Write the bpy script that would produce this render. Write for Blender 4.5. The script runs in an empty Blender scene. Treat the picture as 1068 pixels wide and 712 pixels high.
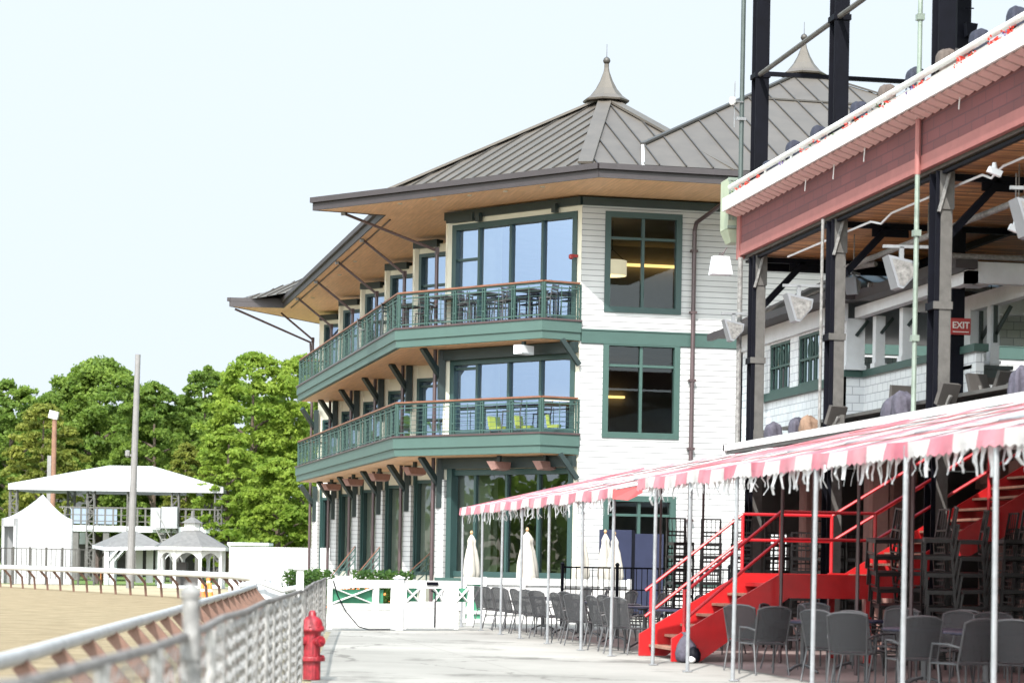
import bpy, math, random
import numpy as np
from mathutils import Vector, Matrix
random.seed(7); rng = np.random.default_rng(7)
sc = bpy.context.scene
COL = sc.collection

# ------------------------------------------------------------------ camera, sky, sun, exposure
YAW = math.atan(428/2400); ROLL = 0.0175
Fv = Vector((math.sin(YAW), math.cos(YAW), 0)); Rv0 = Vector((math.cos(YAW), -math.sin(YAW), 0)); Uv0 = Vector((0, 0, 1))
Rv = math.cos(ROLL)*Rv0 + math.sin(ROLL)*Uv0; Uv = -math.sin(ROLL)*Rv0 + math.cos(ROLL)*Uv0
EYE = Vector((0, 0, 1.5))
cd = bpy.data.cameras.new("camera"); cam = bpy.data.objects.new("camera", cd); COL.objects.link(cam)
m = Matrix((Rv, Uv, -Fv)).transposed().to_4x4(); m.translation = EYE; cam.matrix_world = m
cd.sensor_width = 36; cd.lens = 2400/1068*36; cd.shift_y = 230.5/1068; cd.clip_start = .1; cd.clip_end = 6000
cd.dof.use_dof = True; cd.dof.focus_distance = 62; cd.dof.aperture_fstop = 2.5
sc.camera = cam

SUN_TO = Vector((-0.40, -1.0, 1.05)).normalized()
el = math.asin(SUN_TO.z); az = math.atan2(SUN_TO.x, SUN_TO.y)
w = bpy.data.worlds.new("World"); sc.world = w; w.use_nodes = True
nt = w.node_tree; bg = nt.nodes["Background"]
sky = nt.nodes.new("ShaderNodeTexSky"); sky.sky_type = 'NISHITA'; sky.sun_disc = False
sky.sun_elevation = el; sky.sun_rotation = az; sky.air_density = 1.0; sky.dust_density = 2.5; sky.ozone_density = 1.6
lim = nt.nodes.new("ShaderNodeVectorMath"); lim.operation = 'MINIMUM'; lim.inputs[1].default_value = (1.57, 1.755, 1.93)   # sky colour capped to an even pale tone
nt.links.new(sky.outputs[0], lim.inputs[0]); # added fill: sun-side half of the sky scaled up and warmed to lift shade
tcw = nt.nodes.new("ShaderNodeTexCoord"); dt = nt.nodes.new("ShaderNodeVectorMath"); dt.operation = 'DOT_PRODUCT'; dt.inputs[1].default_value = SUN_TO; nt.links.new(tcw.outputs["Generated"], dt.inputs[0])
sky_fill = nt.nodes.new("ShaderNodeMapRange"); sky_fill.interpolation_type = 'SMOOTHSTEP'; sky_fill.inputs[1].default_value = .05; sky_fill.inputs[2].default_value = .95; sky_fill.inputs[3].default_value = 1.; sky_fill.inputs[4].default_value = 5.6; nt.links.new(dt.outputs["Value"], sky_fill.inputs[0])
scl = nt.nodes.new("ShaderNodeVectorMath"); scl.operation = 'SCALE'; nt.links.new(lim.outputs[0], scl.inputs[0]); nt.links.new(sky_fill.outputs[0], scl.inputs["Scale"]); wm = nt.nodes.new("ShaderNodeMix"); wm.data_type = 'RGBA'; wm.inputs[6].default_value = (1, 1, 1, 1); wm.inputs[7].default_value = (1.03, .985, .90, 1)
gn = nt.nodes.new("ShaderNodeMapRange"); gn.inputs[1].default_value = 1.; gn.inputs[2].default_value = 2.5; nt.links.new(sky_fill.outputs[0], gn.inputs[0]); nt.links.new(gn.outputs[0], wm.inputs[0])
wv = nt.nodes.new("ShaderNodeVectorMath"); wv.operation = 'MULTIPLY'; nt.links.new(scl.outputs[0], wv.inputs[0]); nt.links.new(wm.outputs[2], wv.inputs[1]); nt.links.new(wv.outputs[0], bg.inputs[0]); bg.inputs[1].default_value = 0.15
sd = bpy.data.lights.new("sun", 'SUN'); sd.energy = 2.0; sd.angle = math.radians(.5); sd.color = (1, .955, .89)
so = bpy.data.objects.new("sun", sd); COL.objects.link(so); so.rotation_euler = SUN_TO.to_track_quat('Z', 'Y').to_euler()
vs = sc.view_settings
vs.view_transform = 'Standard'; vs.look = 'None'; vs.exposure = 1.9; vs.gamma = 1; vs.use_curve_mapping = False
sc.cycles.max_bounces = 8; sc.cycles.transparent_max_bounces = 16
sc.cycles.use_denoising = True

# ------------------------------------------------------------------ surveying helpers (sight line met with a real plane)
def ray(px, py): return Fv + (px-534)/2400*Rv + (586.5-py)/2400*Uv
def onX(px, py, x): q = ray(px, py); return EYE + q*(x/q.x)
def onY(px, py, y): q = ray(px, py); return EYE + q*(y/q.y)
def onZ(px, py, z): q = ray(px, py); return EYE + q*((z-1.5)/q.z)
def onD(px, py, d): return EYE + ray(px, py)*d

# ------------------------------------------------------------------ materials
MATS = {}
def mat(name, col, rough=.7, metal=0., var=0., vscale=3., bump=0., bscale=30., spec=.5, trans=0.):
    if name in MATS: return MATS[name]
    M = bpy.data.materials.new(name); M.use_nodes = True; t = M.node_tree; b = t.nodes["Principled BSDF"]
    b.inputs["Base Color"].default_value = (*col, 1); b.inputs["Roughness"].default_value = rough
    b.inputs["Metallic"].default_value = metal; b.inputs["Specular IOR Level"].default_value = spec
    tc = t.nodes.new("ShaderNodeTexCoord")
    if var:
        n = t.nodes.new("ShaderNodeTexNoise"); n.inputs["Scale"].default_value = vscale; n.inputs["Detail"].default_value = 6; n.inputs["Roughness"].default_value = .65
        t.links.new(tc.outputs["Object"], n.inputs["Vector"])
        r = t.nodes.new("ShaderNodeMapRange"); r.inputs[1].default_value = .3; r.inputs[2].default_value = .7
        r.inputs[3].default_value = 1-var; r.inputs[4].default_value = 1+var*.6
        t.links.new(n.outputs[0], r.inputs[0])
        mx = t.nodes.new("ShaderNodeMix"); mx.data_type = 'RGBA'; mx.blend_type = 'MULTIPLY'; mx.inputs[0].default_value = 1
        mx.inputs[6].default_value = (*col, 1); t.links.new(r.outputs[0], mx.inputs[7]); t.links.new(mx.outputs[2], b.inputs["Base Color"])
    if bump:
        n2 = t.nodes.new("ShaderNodeTexNoise"); n2.inputs["Scale"].default_value = bscale; n2.inputs["Detail"].default_value = 4
        t.links.new(tc.outputs["Object"], n2.inputs["Vector"])
        bp = t.nodes.new("ShaderNodeBump"); bp.inputs["Strength"].default_value = bump; bp.inputs["Distance"].default_value = .02
        t.links.new(n2.outputs[0], bp.inputs["Height"]); t.links.new(bp.outputs[0], b.inputs["Normal"])
    if trans:
        o = t.nodes["Material Output"]; tl = t.nodes.new("ShaderNodeBsdfTranslucent"); tl.inputs[0].default_value = (*col, 1)
        ms = t.nodes.new("ShaderNodeMixShader"); ms.inputs[0].default_value = trans
        t.links.new(b.outputs[0], ms.inputs[1]); t.links.new(tl.outputs[0], ms.inputs[2]); t.links.new(ms.outputs[0], o.inputs[0])
    MATS[name] = M; return M

def coord_uz(t, kx=1., ky=-1.):
    """(kx*x+ky*y, z, 0) from object coordinates, so courses run level on any upright wall"""
    tc = t.nodes.new("ShaderNodeTexCoord"); s = t.nodes.new("ShaderNodeSeparateXYZ"); t.links.new(tc.outputs["Object"], s.inputs[0])
    a = t.nodes.new("ShaderNodeMath"); a.operation = 'MULTIPLY'; a.inputs[1].default_value = kx; t.links.new(s.outputs[0], a.inputs[0])
    b = t.nodes.new("ShaderNodeMath"); b.operation = 'MULTIPLY_ADD'; b.inputs[1].default_value = ky; t.links.new(s.outputs[1], b.inputs[0]); t.links.new(a.outputs[0], b.inputs[2])
    c = t.nodes.new("ShaderNodeCombineXYZ"); t.links.new(b.outputs[0], c.inputs[0]); t.links.new(s.outputs[2], c.inputs[1])
    return c, tc
def coursed(name, c1, c2, cm, bw=.45, rh=.165, mortar=.012, rough=.75, bump=.6, kx=1., ky=-1.):
    M = bpy.data.materials.new(name); M.use_nodes = True; t = M.node_tree; b = t.nodes["Principled BSDF"]; b.inputs["Roughness"].default_value = rough
    c, tc = coord_uz(t, kx, ky)
    br = t.nodes.new("ShaderNodeTexBrick"); t.links.new(c.outputs[0], br.inputs[0])
    br.inputs["Color1"].default_value = (*c1, 1); br.inputs["Color2"].default_value = (*c2, 1); br.inputs["Mortar"].default_value = (*cm, 1)
    br.inputs["Scale"].default_value = 1; br.inputs["Mortar Size"].default_value = mortar; br.inputs["Brick Width"].default_value = bw; br.inputs["Row Height"].default_value = rh
    br.inputs["Mortar Smooth"].default_value = .1
    n = t.nodes.new("ShaderNodeTexNoise"); n.inputs["Scale"].default_value = .9; n.inputs["Detail"].default_value = 7; t.links.new(tc.outputs["Object"], n.inputs[0])
    r = t.nodes.new("ShaderNodeMapRange"); r.inputs[1].default_value = .3; r.inputs[2].default_value = .7; r.inputs[3].default_value = .86; r.inputs[4].default_value = 1.04; t.links.new(n.outputs[0], r.inputs[0])
    mx = t.nodes.new("ShaderNodeMix"); mx.data_type = 'RGBA'; mx.blend_type = 'MULTIPLY'; mx.inputs[0].default_value = 1
    t.links.new(br.outputs[0], mx.inputs[6]); t.links.new(r.outputs[0], mx.inputs[7]); t.links.new(mx.outputs[2], b.inputs["Base Color"])
    bp = t.nodes.new("ShaderNodeBump"); bp.inputs["Strength"].default_value = bump; bp.inputs["Distance"].default_value = .02; bp.invert = True
    t.links.new(br.outputs[1], bp.inputs["Height"]); t.links.new(bp.outputs[0], b.inputs["Normal"])
    MATS[name] = M; return M
def planks(name, ca, cb, along='y', width=.14, rough=.6, gap=.5, lo=.55, hi=1.25):
    """wood boards: board-to-board tone, grain streaks and dark joints"""
    M = bpy.data.materials.new(name); M.use_nodes = True; t = M.node_tree; b = t.nodes["Principled BSDF"]; b.inputs["Roughness"].default_value = rough
    tc = t.nodes.new("ShaderNodeTexCoord"); mp = t.nodes.new("ShaderNodeMapping"); t.links.new(tc.outputs["Object"], mp.inputs[0])
    if along == 'y': mp.inputs["Rotation"].default_value = (0, 0, math.pi/2)
    br = t.nodes.new("ShaderNodeTexBrick"); t.links.new(mp.outputs[0], br.inputs[0])
    br.inputs["Color1"].default_value = (*ca, 1); br.inputs["Color2"].default_value = (*cb, 1); br.inputs["Mortar"].default_value = (*[x*gap for x in ca], 1)
    br.inputs["Scale"].default_value = 1; br.inputs["Brick Width"].default_value = 2.4; br.inputs["Row Height"].default_value = width; br.inputs["Mortar Size"].default_value = .008
    m2 = t.nodes.new("ShaderNodeMapping"); t.links.new(mp.outputs[0], m2.inputs[0]); m2.inputs["Scale"].default_value = (1.2, 14, 14)
    n = t.nodes.new("ShaderNodeTexNoise"); n.inputs["Scale"].default_value = 1; n.inputs["Detail"].default_value = 6; t.links.new(m2.outputs[0], n.inputs[0])
    r = t.nodes.new("ShaderNodeMapRange"); r.inputs[1].default_value = .3; r.inputs[2].default_value = .7; r.inputs[3].default_value = lo; r.inputs[4].default_value = hi; t.links.new(n.outputs[0], r.inputs[0])
    mx = t.nodes.new("ShaderNodeMix"); mx.data_type = 'RGBA'; mx.blend_type = 'MULTIPLY'; mx.inputs[0].default_value = 1
    t.links.new(br.outputs[0], mx.inputs[6]); t.links.new(r.outputs[0], mx.inputs[7]); t.links.new(mx.outputs[2], b.inputs["Base Color"])
    MATS[name] = M; return M
def glass(name, refl, tint=(.75, .8, .8), gc=(.9, .95, 1), bmp=.035):
    M = bpy.data.materials.new(name); M.use_nodes = True; t = M.node_tree; t.nodes.remove(t.nodes["Principled BSDF"])
    o = t.nodes["Material Output"]; tr = t.nodes.new("ShaderNodeBsdfTransparent"); tr.inputs[0].default_value = (*tint, 1)
    g = t.nodes.new("ShaderNodeBsdfGlossy"); g.inputs["Roughness"].default_value = .01; g.inputs[0].default_value = (*gc, 1)
    tc = t.nodes.new("ShaderNodeTexCoord"); n = t.nodes.new("ShaderNodeTexNoise"); n.inputs["Scale"].default_value = .7; t.links.new(tc.outputs["Object"], n.inputs[0])
    bp = t.nodes.new("ShaderNodeBump"); bp.inputs["Strength"].default_value = bmp; bp.inputs["Distance"].default_value = .05; t.links.new(n.outputs[0], bp.inputs["Height"]); t.links.new(bp.outputs[0], g.inputs["Normal"])
    fr = t.nodes.new("ShaderNodeFresnel"); fr.inputs[0].default_value = 1.5
    ad = t.nodes.new("ShaderNodeMath"); ad.operation = 'ADD'; ad.use_clamp = True; ad.inputs[1].default_value = refl; t.links.new(fr.outputs[0], ad.inputs[0])
    mx = t.nodes.new("ShaderNodeMixShader"); t.links.new(ad.outputs[0], mx.inputs[0]); t.links.new(tr.outputs[0], mx.inputs[1]); t.links.new(g.outputs[0], mx.inputs[2]); t.links.new(mx.outputs[0], o.inputs[0])
    MATS[name] = M; return M
def emis(name, col, s):
    M = mat(name, col); b = M.node_tree.nodes["Principled BSDF"]; b.inputs["Emission Color"].default_value = (*col, 1); b.inputs["Emission Strength"].default_value = s; return M
def ground_mat(name, ca, cb, cc, s1, s2, bump=.4, rough=.95, cracks=0., blot=.5, lines=0.):
    M = bpy.data.materials.new(name); M.use_nodes = True; t = M.node_tree; b = t.nodes["Principled BSDF"]; b.inputs["Roughness"].default_value = rough; b.inputs["Specular IOR Level"].default_value = .2
    tc = t.nodes.new("ShaderNodeTexCoord")
    def noise(s, d=8, rg=.6):
        n = t.nodes.new("ShaderNodeTexNoise"); n.inputs["Scale"].default_value = s; n.inputs["Detail"].default_value = d; n.inputs["Roughness"].default_value = rg; t.links.new(tc.outputs["Object"], n.inputs[0]); return n
    n1 = noise(s1); n2 = noise(s2, 5, .7)
    rp = t.nodes.new("ShaderNodeValToRGB"); rp.color_ramp.elements[0].position = .36; rp.color_ramp.elements[1].position = .64
    rp.color_ramp.elements[0].color = (*ca, 1); rp.color_ramp.elements[1].color = (*cb, 1); t.links.new(n1.outputs[0], rp.inputs[0])
    r2 = t.nodes.new("ShaderNodeValToRGB"); r2.color_ramp.elements[0].position = .56; r2.color_ramp.elements[1].position = .66; t.links.new(n2.outputs[0], r2.inputs[0])
    ml = t.nodes.new("ShaderNodeMath"); ml.operation = 'MULTIPLY'; ml.inputs[1].default_value = blot; t.links.new(r2.outputs[0], ml.inputs[0])
    mx = t.nodes.new("ShaderNodeMix"); mx.data_type = 'RGBA'; t.links.new(ml.outputs[0], mx.inputs[0]); t.links.new(rp.outputs[0], mx.inputs[6]); mx.inputs[7].default_value = (*cc, 1)
    out = mx.outputs[2]
    if cracks:
        v = t.nodes.new("ShaderNodeTexVoronoi"); v.feature = 'DISTANCE_TO_EDGE'; v.inputs["Scale"].default_value = cracks
        wn = noise(1.5); mxv = t.nodes.new("ShaderNodeVectorMath"); mxv.operation = 'MULTIPLY_ADD'; mxv.inputs[1].default_value = (.9, .9, 0); t.links.new(wn.outputs[1], mxv.inputs[0]); t.links.new(tc.outputs["Object"], mxv.inputs[2])
        t.links.new(mxv.outputs[0], v.inputs[0])
        lt = t.nodes.new("ShaderNodeMath"); lt.operation = 'LESS_THAN'; lt.inputs[1].default_value = .0045; t.links.new(v.outputs[0], lt.inputs[0])
        l2 = t.nodes.new("ShaderNodeMath"); l2.operation = 'MULTIPLY'; l2.inputs[1].default_value = .55; t.links.new(lt.outputs[0], l2.inputs[0])
        m3 = t.nodes.new("ShaderNodeMix"); m3.data_type = 'RGBA'; t.links.new(l2.outputs[0], m3.inputs[0]); t.links.new(out, m3.inputs[6]); m3.inputs[7].default_value = (.06, .055, .05, 1); out = m3.outputs[2]
    if lines:
        br = t.nodes.new("ShaderNodeTexBrick"); br.offset = 0; br.inputs["Scale"].default_value = 1; br.inputs["Brick Width"].default_value = lines; br.inputs["Row Height"].default_value = lines; br.inputs["Mortar Size"].default_value = .014
        t.links.new(tc.outputs["Object"], br.inputs[0]); l2 = t.nodes.new("ShaderNodeMath"); l2.operation = 'MULTIPLY'; l2.inputs[1].default_value = .4; t.links.new(br.outputs[1], l2.inputs[0])
        m3 = t.nodes.new("ShaderNodeMix"); m3.data_type = 'RGBA'; t.links.new(l2.outputs[0], m3.inputs[0]); t.links.new(out, m3.inputs[6]); m3.inputs[7].default_value = (.12, .11, .1, 1); out = m3.outputs[2]
    t.links.new(out, b.inputs["Base Color"])
    n3 = noise(s2*6, 6); bp = t.nodes.new("ShaderNodeBump"); bp.inputs["Strength"].default_value = bump; bp.inputs["Distance"].default_value = .03; t.links.new(n3.outputs[0], bp.inputs["Height"]); t.links.new(bp.outputs[0], b.inputs["Normal"])
    MATS[name] = M; return M

siding = coursed("white_siding", (.455, .455, .46), (.435, .435, .44), (.13, .132, .14), 30., .165, .010, bump=.3)
siding2 = coursed("white_shingle", (.66, .68, .70), (.62, .64, .67), (.36, .38, .42), .3, .17, .009, kx=1, ky=1)
shingle_red = coursed("red_shingle", (.135, .040, .042), (.11, .034, .036), (.08, .028, .035), .55, .19, .012, kx=1, ky=1)
soffit_wood = planks("soffit_wood", (.74, .44, .25), (.68, .40, .22), 'y', .13, .5, .8, .84, 1.08)
ceil_wood = planks("ceiling_wood", (.52, .25, .09), (.20, .082, .03), 'x', .12, .55, .3, .35, 1.6)
deck_wood = mat("rail_wood", (.17, .07, .04), .5, var=.3)
cream = mat("cream_paint", (.66, .63, .53), .7, var=.06)
white = mat("white_paint", (.60, .60, .595), .6, var=.07, vscale=2)
whitegrey = mat("white_grey", (.58, .60, .63), .6, var=.1)
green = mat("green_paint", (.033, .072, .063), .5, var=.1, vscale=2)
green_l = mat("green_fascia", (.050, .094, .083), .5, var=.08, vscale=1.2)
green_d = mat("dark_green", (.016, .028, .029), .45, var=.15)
green_f = mat("frame_green", (.022, .052, .050), .4, var=.08)
green_p = mat("panel_green", (.04, .20, .115), .55, var=.12)
roof_m = mat("metal_roof", (.080, .068, .057), .5, .1, var=.16, vscale=1.1, bump=.08, bscale=3)
roof_d = mat("roof_seam", (.042, .037, .033), .5, .2)
gutter = mat("gutter_bronze", (.030, .024, .027), .55, .0, var=.15)
bronze = mat("bronze_pipe", (.07, .045, .048), .4, .2, var=.2)
black = mat("black_steel", (.003, .0034, .007), .6, .0, var=.3, vscale=4, spec=.12)
grey_st = mat("grey_steel", (.088, .084, .08), .6, .1, var=.28, vscale=5, bump=.1)
galv = mat("galvanised", (.27, .28, .295), .45, .4, var=.2, vscale=9)
rail_w = mat("rusty_rail", (.155, .145, .14), .75, var=.6, vscale=11)
post_w = mat("fence_post", (.30, .29, .28), .7, var=.5, vscale=12)
galv_w = mat("weathered_galv", (.19, .186, .182), .7, .1, var=.55, vscale=14)
pole_g = mat("light_pole", (.175, .168, .168), .6, .1, var=.15, vscale=3)
pipe_dk = mat("teal_pipe", (.045, .062, .06), .5, var=.3, vscale=4)
pipe_gr = mat("pale_green_pipe", (.20, .245, .21), .55, .2, var=.3, vscale=4)
floor_g = mat("board_grey", (.26, .265, .28), .6, var=.15)
slat_p = mat("slat_pink", (.50, .31, .29), .6, var=.1)
pink = mat("pink_trim", (.25, .088, .08), .6, var=.14)
red = mat("red_paint", (.37, .010, .012), .35, var=.16, vscale=5)
red_d = mat("red_rail", (.42, .012, .018), .3, var=.1)
tread_m = mat("worn_tread", (.27, .13, .09), .75, var=.4, vscale=9)
hyd = mat("hydrant_red", (.27, .014, .024), .45, var=.5, vscale=12)
brown_arm = mat("brown_arm", (.14, .075, .055), .6, var=.35, vscale=8)
mesh_c0 = mat("chair_mesh", (.062, .062, .068), .75, var=.2, vscale=30, bump=.3, bscale=160)
def see_through(name, col, f):
    M = mat(name, col, .75); t = M.node_tree; o = t.nodes["Material Output"]; b = t.nodes["Principled BSDF"]
    tr = t.nodes.new("ShaderNodeBsdfTransparent"); ms = t.nodes.new("ShaderNodeMixShader"); ms.inputs[0].default_value = f
    t.links.new(b.outputs[0], ms.inputs[1]); t.links.new(tr.outputs[0], ms.inputs[2]); t.links.new(ms.outputs[0], o.inputs[0]); return M
mesh_c = see_through("chair_mesh_open", (.040, .040, .044), .22)
chair_fr = mat("chair_frame", (.075, .075, .08), .4, .2, var=.15)
chair_bk = mat("black_chair", (.012, .011, .011), .4, var=.3)
table_n = mat("navy_top", (.022, .026, .055), .35, var=.15)
canvas = mat("cream_canvas", (.50, .465, .415), .85, var=.12, vscale=4, trans=.15)
tent_w = mat("tent_white", (.46, .465, .48), .6, var=.04, trans=.2)
wood_l = mat("pale_wood", (.45, .28, .14), .6, var=.2)
pole_br = mat("brown_pole", (.19, .10, .065), .8, var=.3)
speaker_g = mat("speaker_grey", (.20, .21, .23), .5, var=.1)
shingle_g = mat("grey_shingle", (.115, .112, .112), .85, var=.25, vscale=6, bump=.3)
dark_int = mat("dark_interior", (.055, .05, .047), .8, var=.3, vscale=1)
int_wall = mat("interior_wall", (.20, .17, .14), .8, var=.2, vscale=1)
pinkbrown = mat("rose_pillar", (.27, .15, .13), .75, var=.2)
navy_cov = mat("navy_cover", (.018, .021, .04), .8, var=.4, vscale=14, bump=.6, bscale=18)
mauve_cov = mat("mauve_cover", (.062, .057, .08), .8, var=.4, vscale=12, bump=.6, bscale=16)
tan_cov = mat("tan_cover", (.20, .125, .085), .8, var=.3, vscale=12, bump=.6, bscale=16)
taupe_cov = mat("taupe_cover", (.09, .07, .062), .8, var=.3, vscale=12, bump=.6, bscale=16)
flower = mat("red_flower", (.75, .05, .03), .7, var=.3, vscale=20)
flower_v = mat("violet_flower", (.16, .10, .32), .7, var=.3, vscale=20)
lime = mat("lime_fabric", (.22, .27, .05), .7)
orange = mat("safety_orange", (.8, .2, .04), .6, var=.1)
redsign = mat("sign_red", (.27, .018, .018), .5); letter_w = mat("sign_white", (.55, .52, .5), .6); letter_r = mat("sign_dark_red", (.33, .02, .025), .6); signgrey = mat("sign_grey", (.16, .14, .14), .6)
mint_box = mat("mint_box", (.30, .34, .25), .6, var=.15)
lampglass = mat("lamp_glass", (.62, .58, .50), .25)
paleblue = mat("pale_blue", (.17, .21, .27), .6, var=.1)
orange_w = mat("oiled_wood", (.4, .16, .05), .6, var=.2)
fringe_m = mat("fringe_plastic", (.56, .56, .57), .5, var=.6, vscale=6, trans=.2)
drum_m = emis("drum_shade", (.85, .74, .52), .35)
cove = emis("cove_light", (1, .66, .22), .8)
glass_a = glass("glass_mirrored", .40, (.6,.66,.7), (.58,.74,1)); glass_b = glass("glass_clear", .0, (.55, .58, .58), (.62,.68,.72), .002); glass_c = glass("glass_ground", .10, (.5, .57, .55))

def stripes():
    M = bpy.data.materials.new("awning_stripe"); M.use_nodes = True; t = M.node_tree; b = t.nodes["Principled BSDF"]; b.inputs["Roughness"].default_value = .75
    tc = t.nodes.new("ShaderNodeTexCoord"); s = t.nodes.new("ShaderNodeSeparateXYZ"); t.links.new(tc.outputs["Object"], s.inputs[0])
    d = t.nodes.new("ShaderNodeMath"); d.operation = 'DIVIDE'; d.inputs[1].default_value = 1.3; t.links.new(s.outputs[1], d.inputs[0])
    f = t.nodes.new("ShaderNodeMath"); f.operation = 'FRACT'; t.links.new(d.outputs[0], f.inputs[0])
    g = t.nodes.new("ShaderNodeMath"); g.operation = 'GREATER_THAN'; g.inputs[1].default_value = .5; t.links.new(f.outputs[0], g.inputs[0])
    n = t.nodes.new("ShaderNodeTexNoise"); n.inputs["Scale"].default_value = 1.6; n.inputs["Detail"].default_value = 7; t.links.new(tc.outputs["Object"], n.inputs[0])
    rp = t.nodes.new("ShaderNodeValToRGB"); rp.color_ramp.elements[0].position = .35; rp.color_ramp.elements[1].position = .68
    rp.color_ramp.elements[0].color = (.52, .16, .21, 1); rp.color_ramp.elements[1].color = (.60, .30, .34, 1); t.links.new(n.outputs[0], rp.inputs[0])
    mx = t.nodes.new("ShaderNodeMix"); mx.data_type = 'RGBA'; t.links.new(g.outputs[0], mx.inputs[0]); t.links.new(rp.outputs[0], mx.inputs[6]); mx.inputs[7].default_value = (.60, .575, .57, 1)
    t.links.new(mx.outputs[2], b.inputs["Base Color"])
    o = t.nodes["Material Output"]; tl = t.nodes.new("ShaderNodeBsdfTranslucent"); t.links.new(mx.outputs[2], tl.inputs[0])
    ms = t.nodes.new("ShaderNodeMixShader"); ms.inputs[0].default_value = .4; t.links.new(b.outputs[0], ms.inputs[1]); t.links.new(tl.outputs[0], ms.inputs[2]); t.links.new(ms.outputs[0], o.inputs[0])
    MATS["awning_stripe"] = M; return M
awn = stripes()
def foliage(name, ca, cb, sc_=.35):
    M = bpy.data.materials.new(name); M.use_nodes = True; t = M.node_tree; b = t.nodes["Principled BSDF"]; b.inputs["Roughness"].default_value = .6; b.inputs["Specular IOR Level"].default_value = .25
    g = t.nodes.new("ShaderNodeNewGeometry"); tc = t.nodes.new("ShaderNodeTexCoord"); n = t.nodes.new("ShaderNodeTexNoise"); n.inputs["Scale"].default_value = sc_; n.inputs["Detail"].default_value = 5; t.links.new(tc.outputs["Object"], n.inputs[0])
    ad = t.nodes.new("ShaderNodeMath"); ad.operation = 'MULTIPLY_ADD'; ad.inputs[1].default_value = .35; t.links.new(g.outputs["Random Per Island"], ad.inputs[0]); t.links.new(n.outputs[0], ad.inputs[2])
    rp = t.nodes.new("ShaderNodeValToRGB"); rp.color_ramp.elements[0].position = .4; rp.color_ramp.elements[1].position = .95; rp.color_ramp.elements[0].color = (*ca, 1); rp.color_ramp.elements[1].color = (*cb, 1); t.links.new(ad.outputs[0], rp.inputs[0])
    t.links.new(rp.outputs[0], b.inputs["Base Color"])
    o = t.nodes["Material Output"]; tl = t.nodes.new("ShaderNodeBsdfTranslucent"); t.links.new(rp.outputs[0], tl.inputs[0])
    ms = t.nodes.new("ShaderNodeMixShader"); ms.inputs[0].default_value = .58; t.links.new(b.outputs[0], ms.inputs[1]); t.links.new(tl.outputs[0], ms.inputs[2]); t.links.new(ms.outputs[0], o.inputs[0])
    MATS[name] = M; return M
fol_a = foliage("foliage_mid", (.078, .14, .026), (.195, .275, .044)); fol_b = foliage("foliage_lime", (.118, .20, .024), (.265, .345, .048)); fol_c = foliage("foliage_olive", (.11, .15, .026), (.26, .27, .05)); fol_h = foliage("hedge_leaves", (.03, .08, .02), (.10, .18, .04), 2.)
bark = mat("bark", (.10, .075, .055), .9, var=.3, vscale=5, bump=.5)
pave_m = ground_mat("pavement_concrete", (.19, .183, .17), (.275, .265, .247), (.085, .08, .073), .22, .42, .25, .9, cracks=.22, blot=.75, lines=3.4)
patio_m = ground_mat("patio_floor", (.20, .155, .15), (.25, .20, .19), (.15, .115, .115), .5, 1.2, .2, .9, blot=.5, lines=1.5)
sand_m = ground_mat("track_sand", (.165, .128, .078), (.23, .182, .115), (.115, .088, .052), 1.3, 5., .9, 1., blot=.6)
dirt_m = ground_mat("verge_dirt", (.22, .19, .13), (.30, .26, .18), (.10, .13, .04), .4, 1.5, .6, 1., blot=.7)
grass_m = ground_mat("grass_ground", (.06, .10, .025), (.10, .14, .04), (.17, .16, .07), .08, .5, .8, 1., blot=.5)

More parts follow.
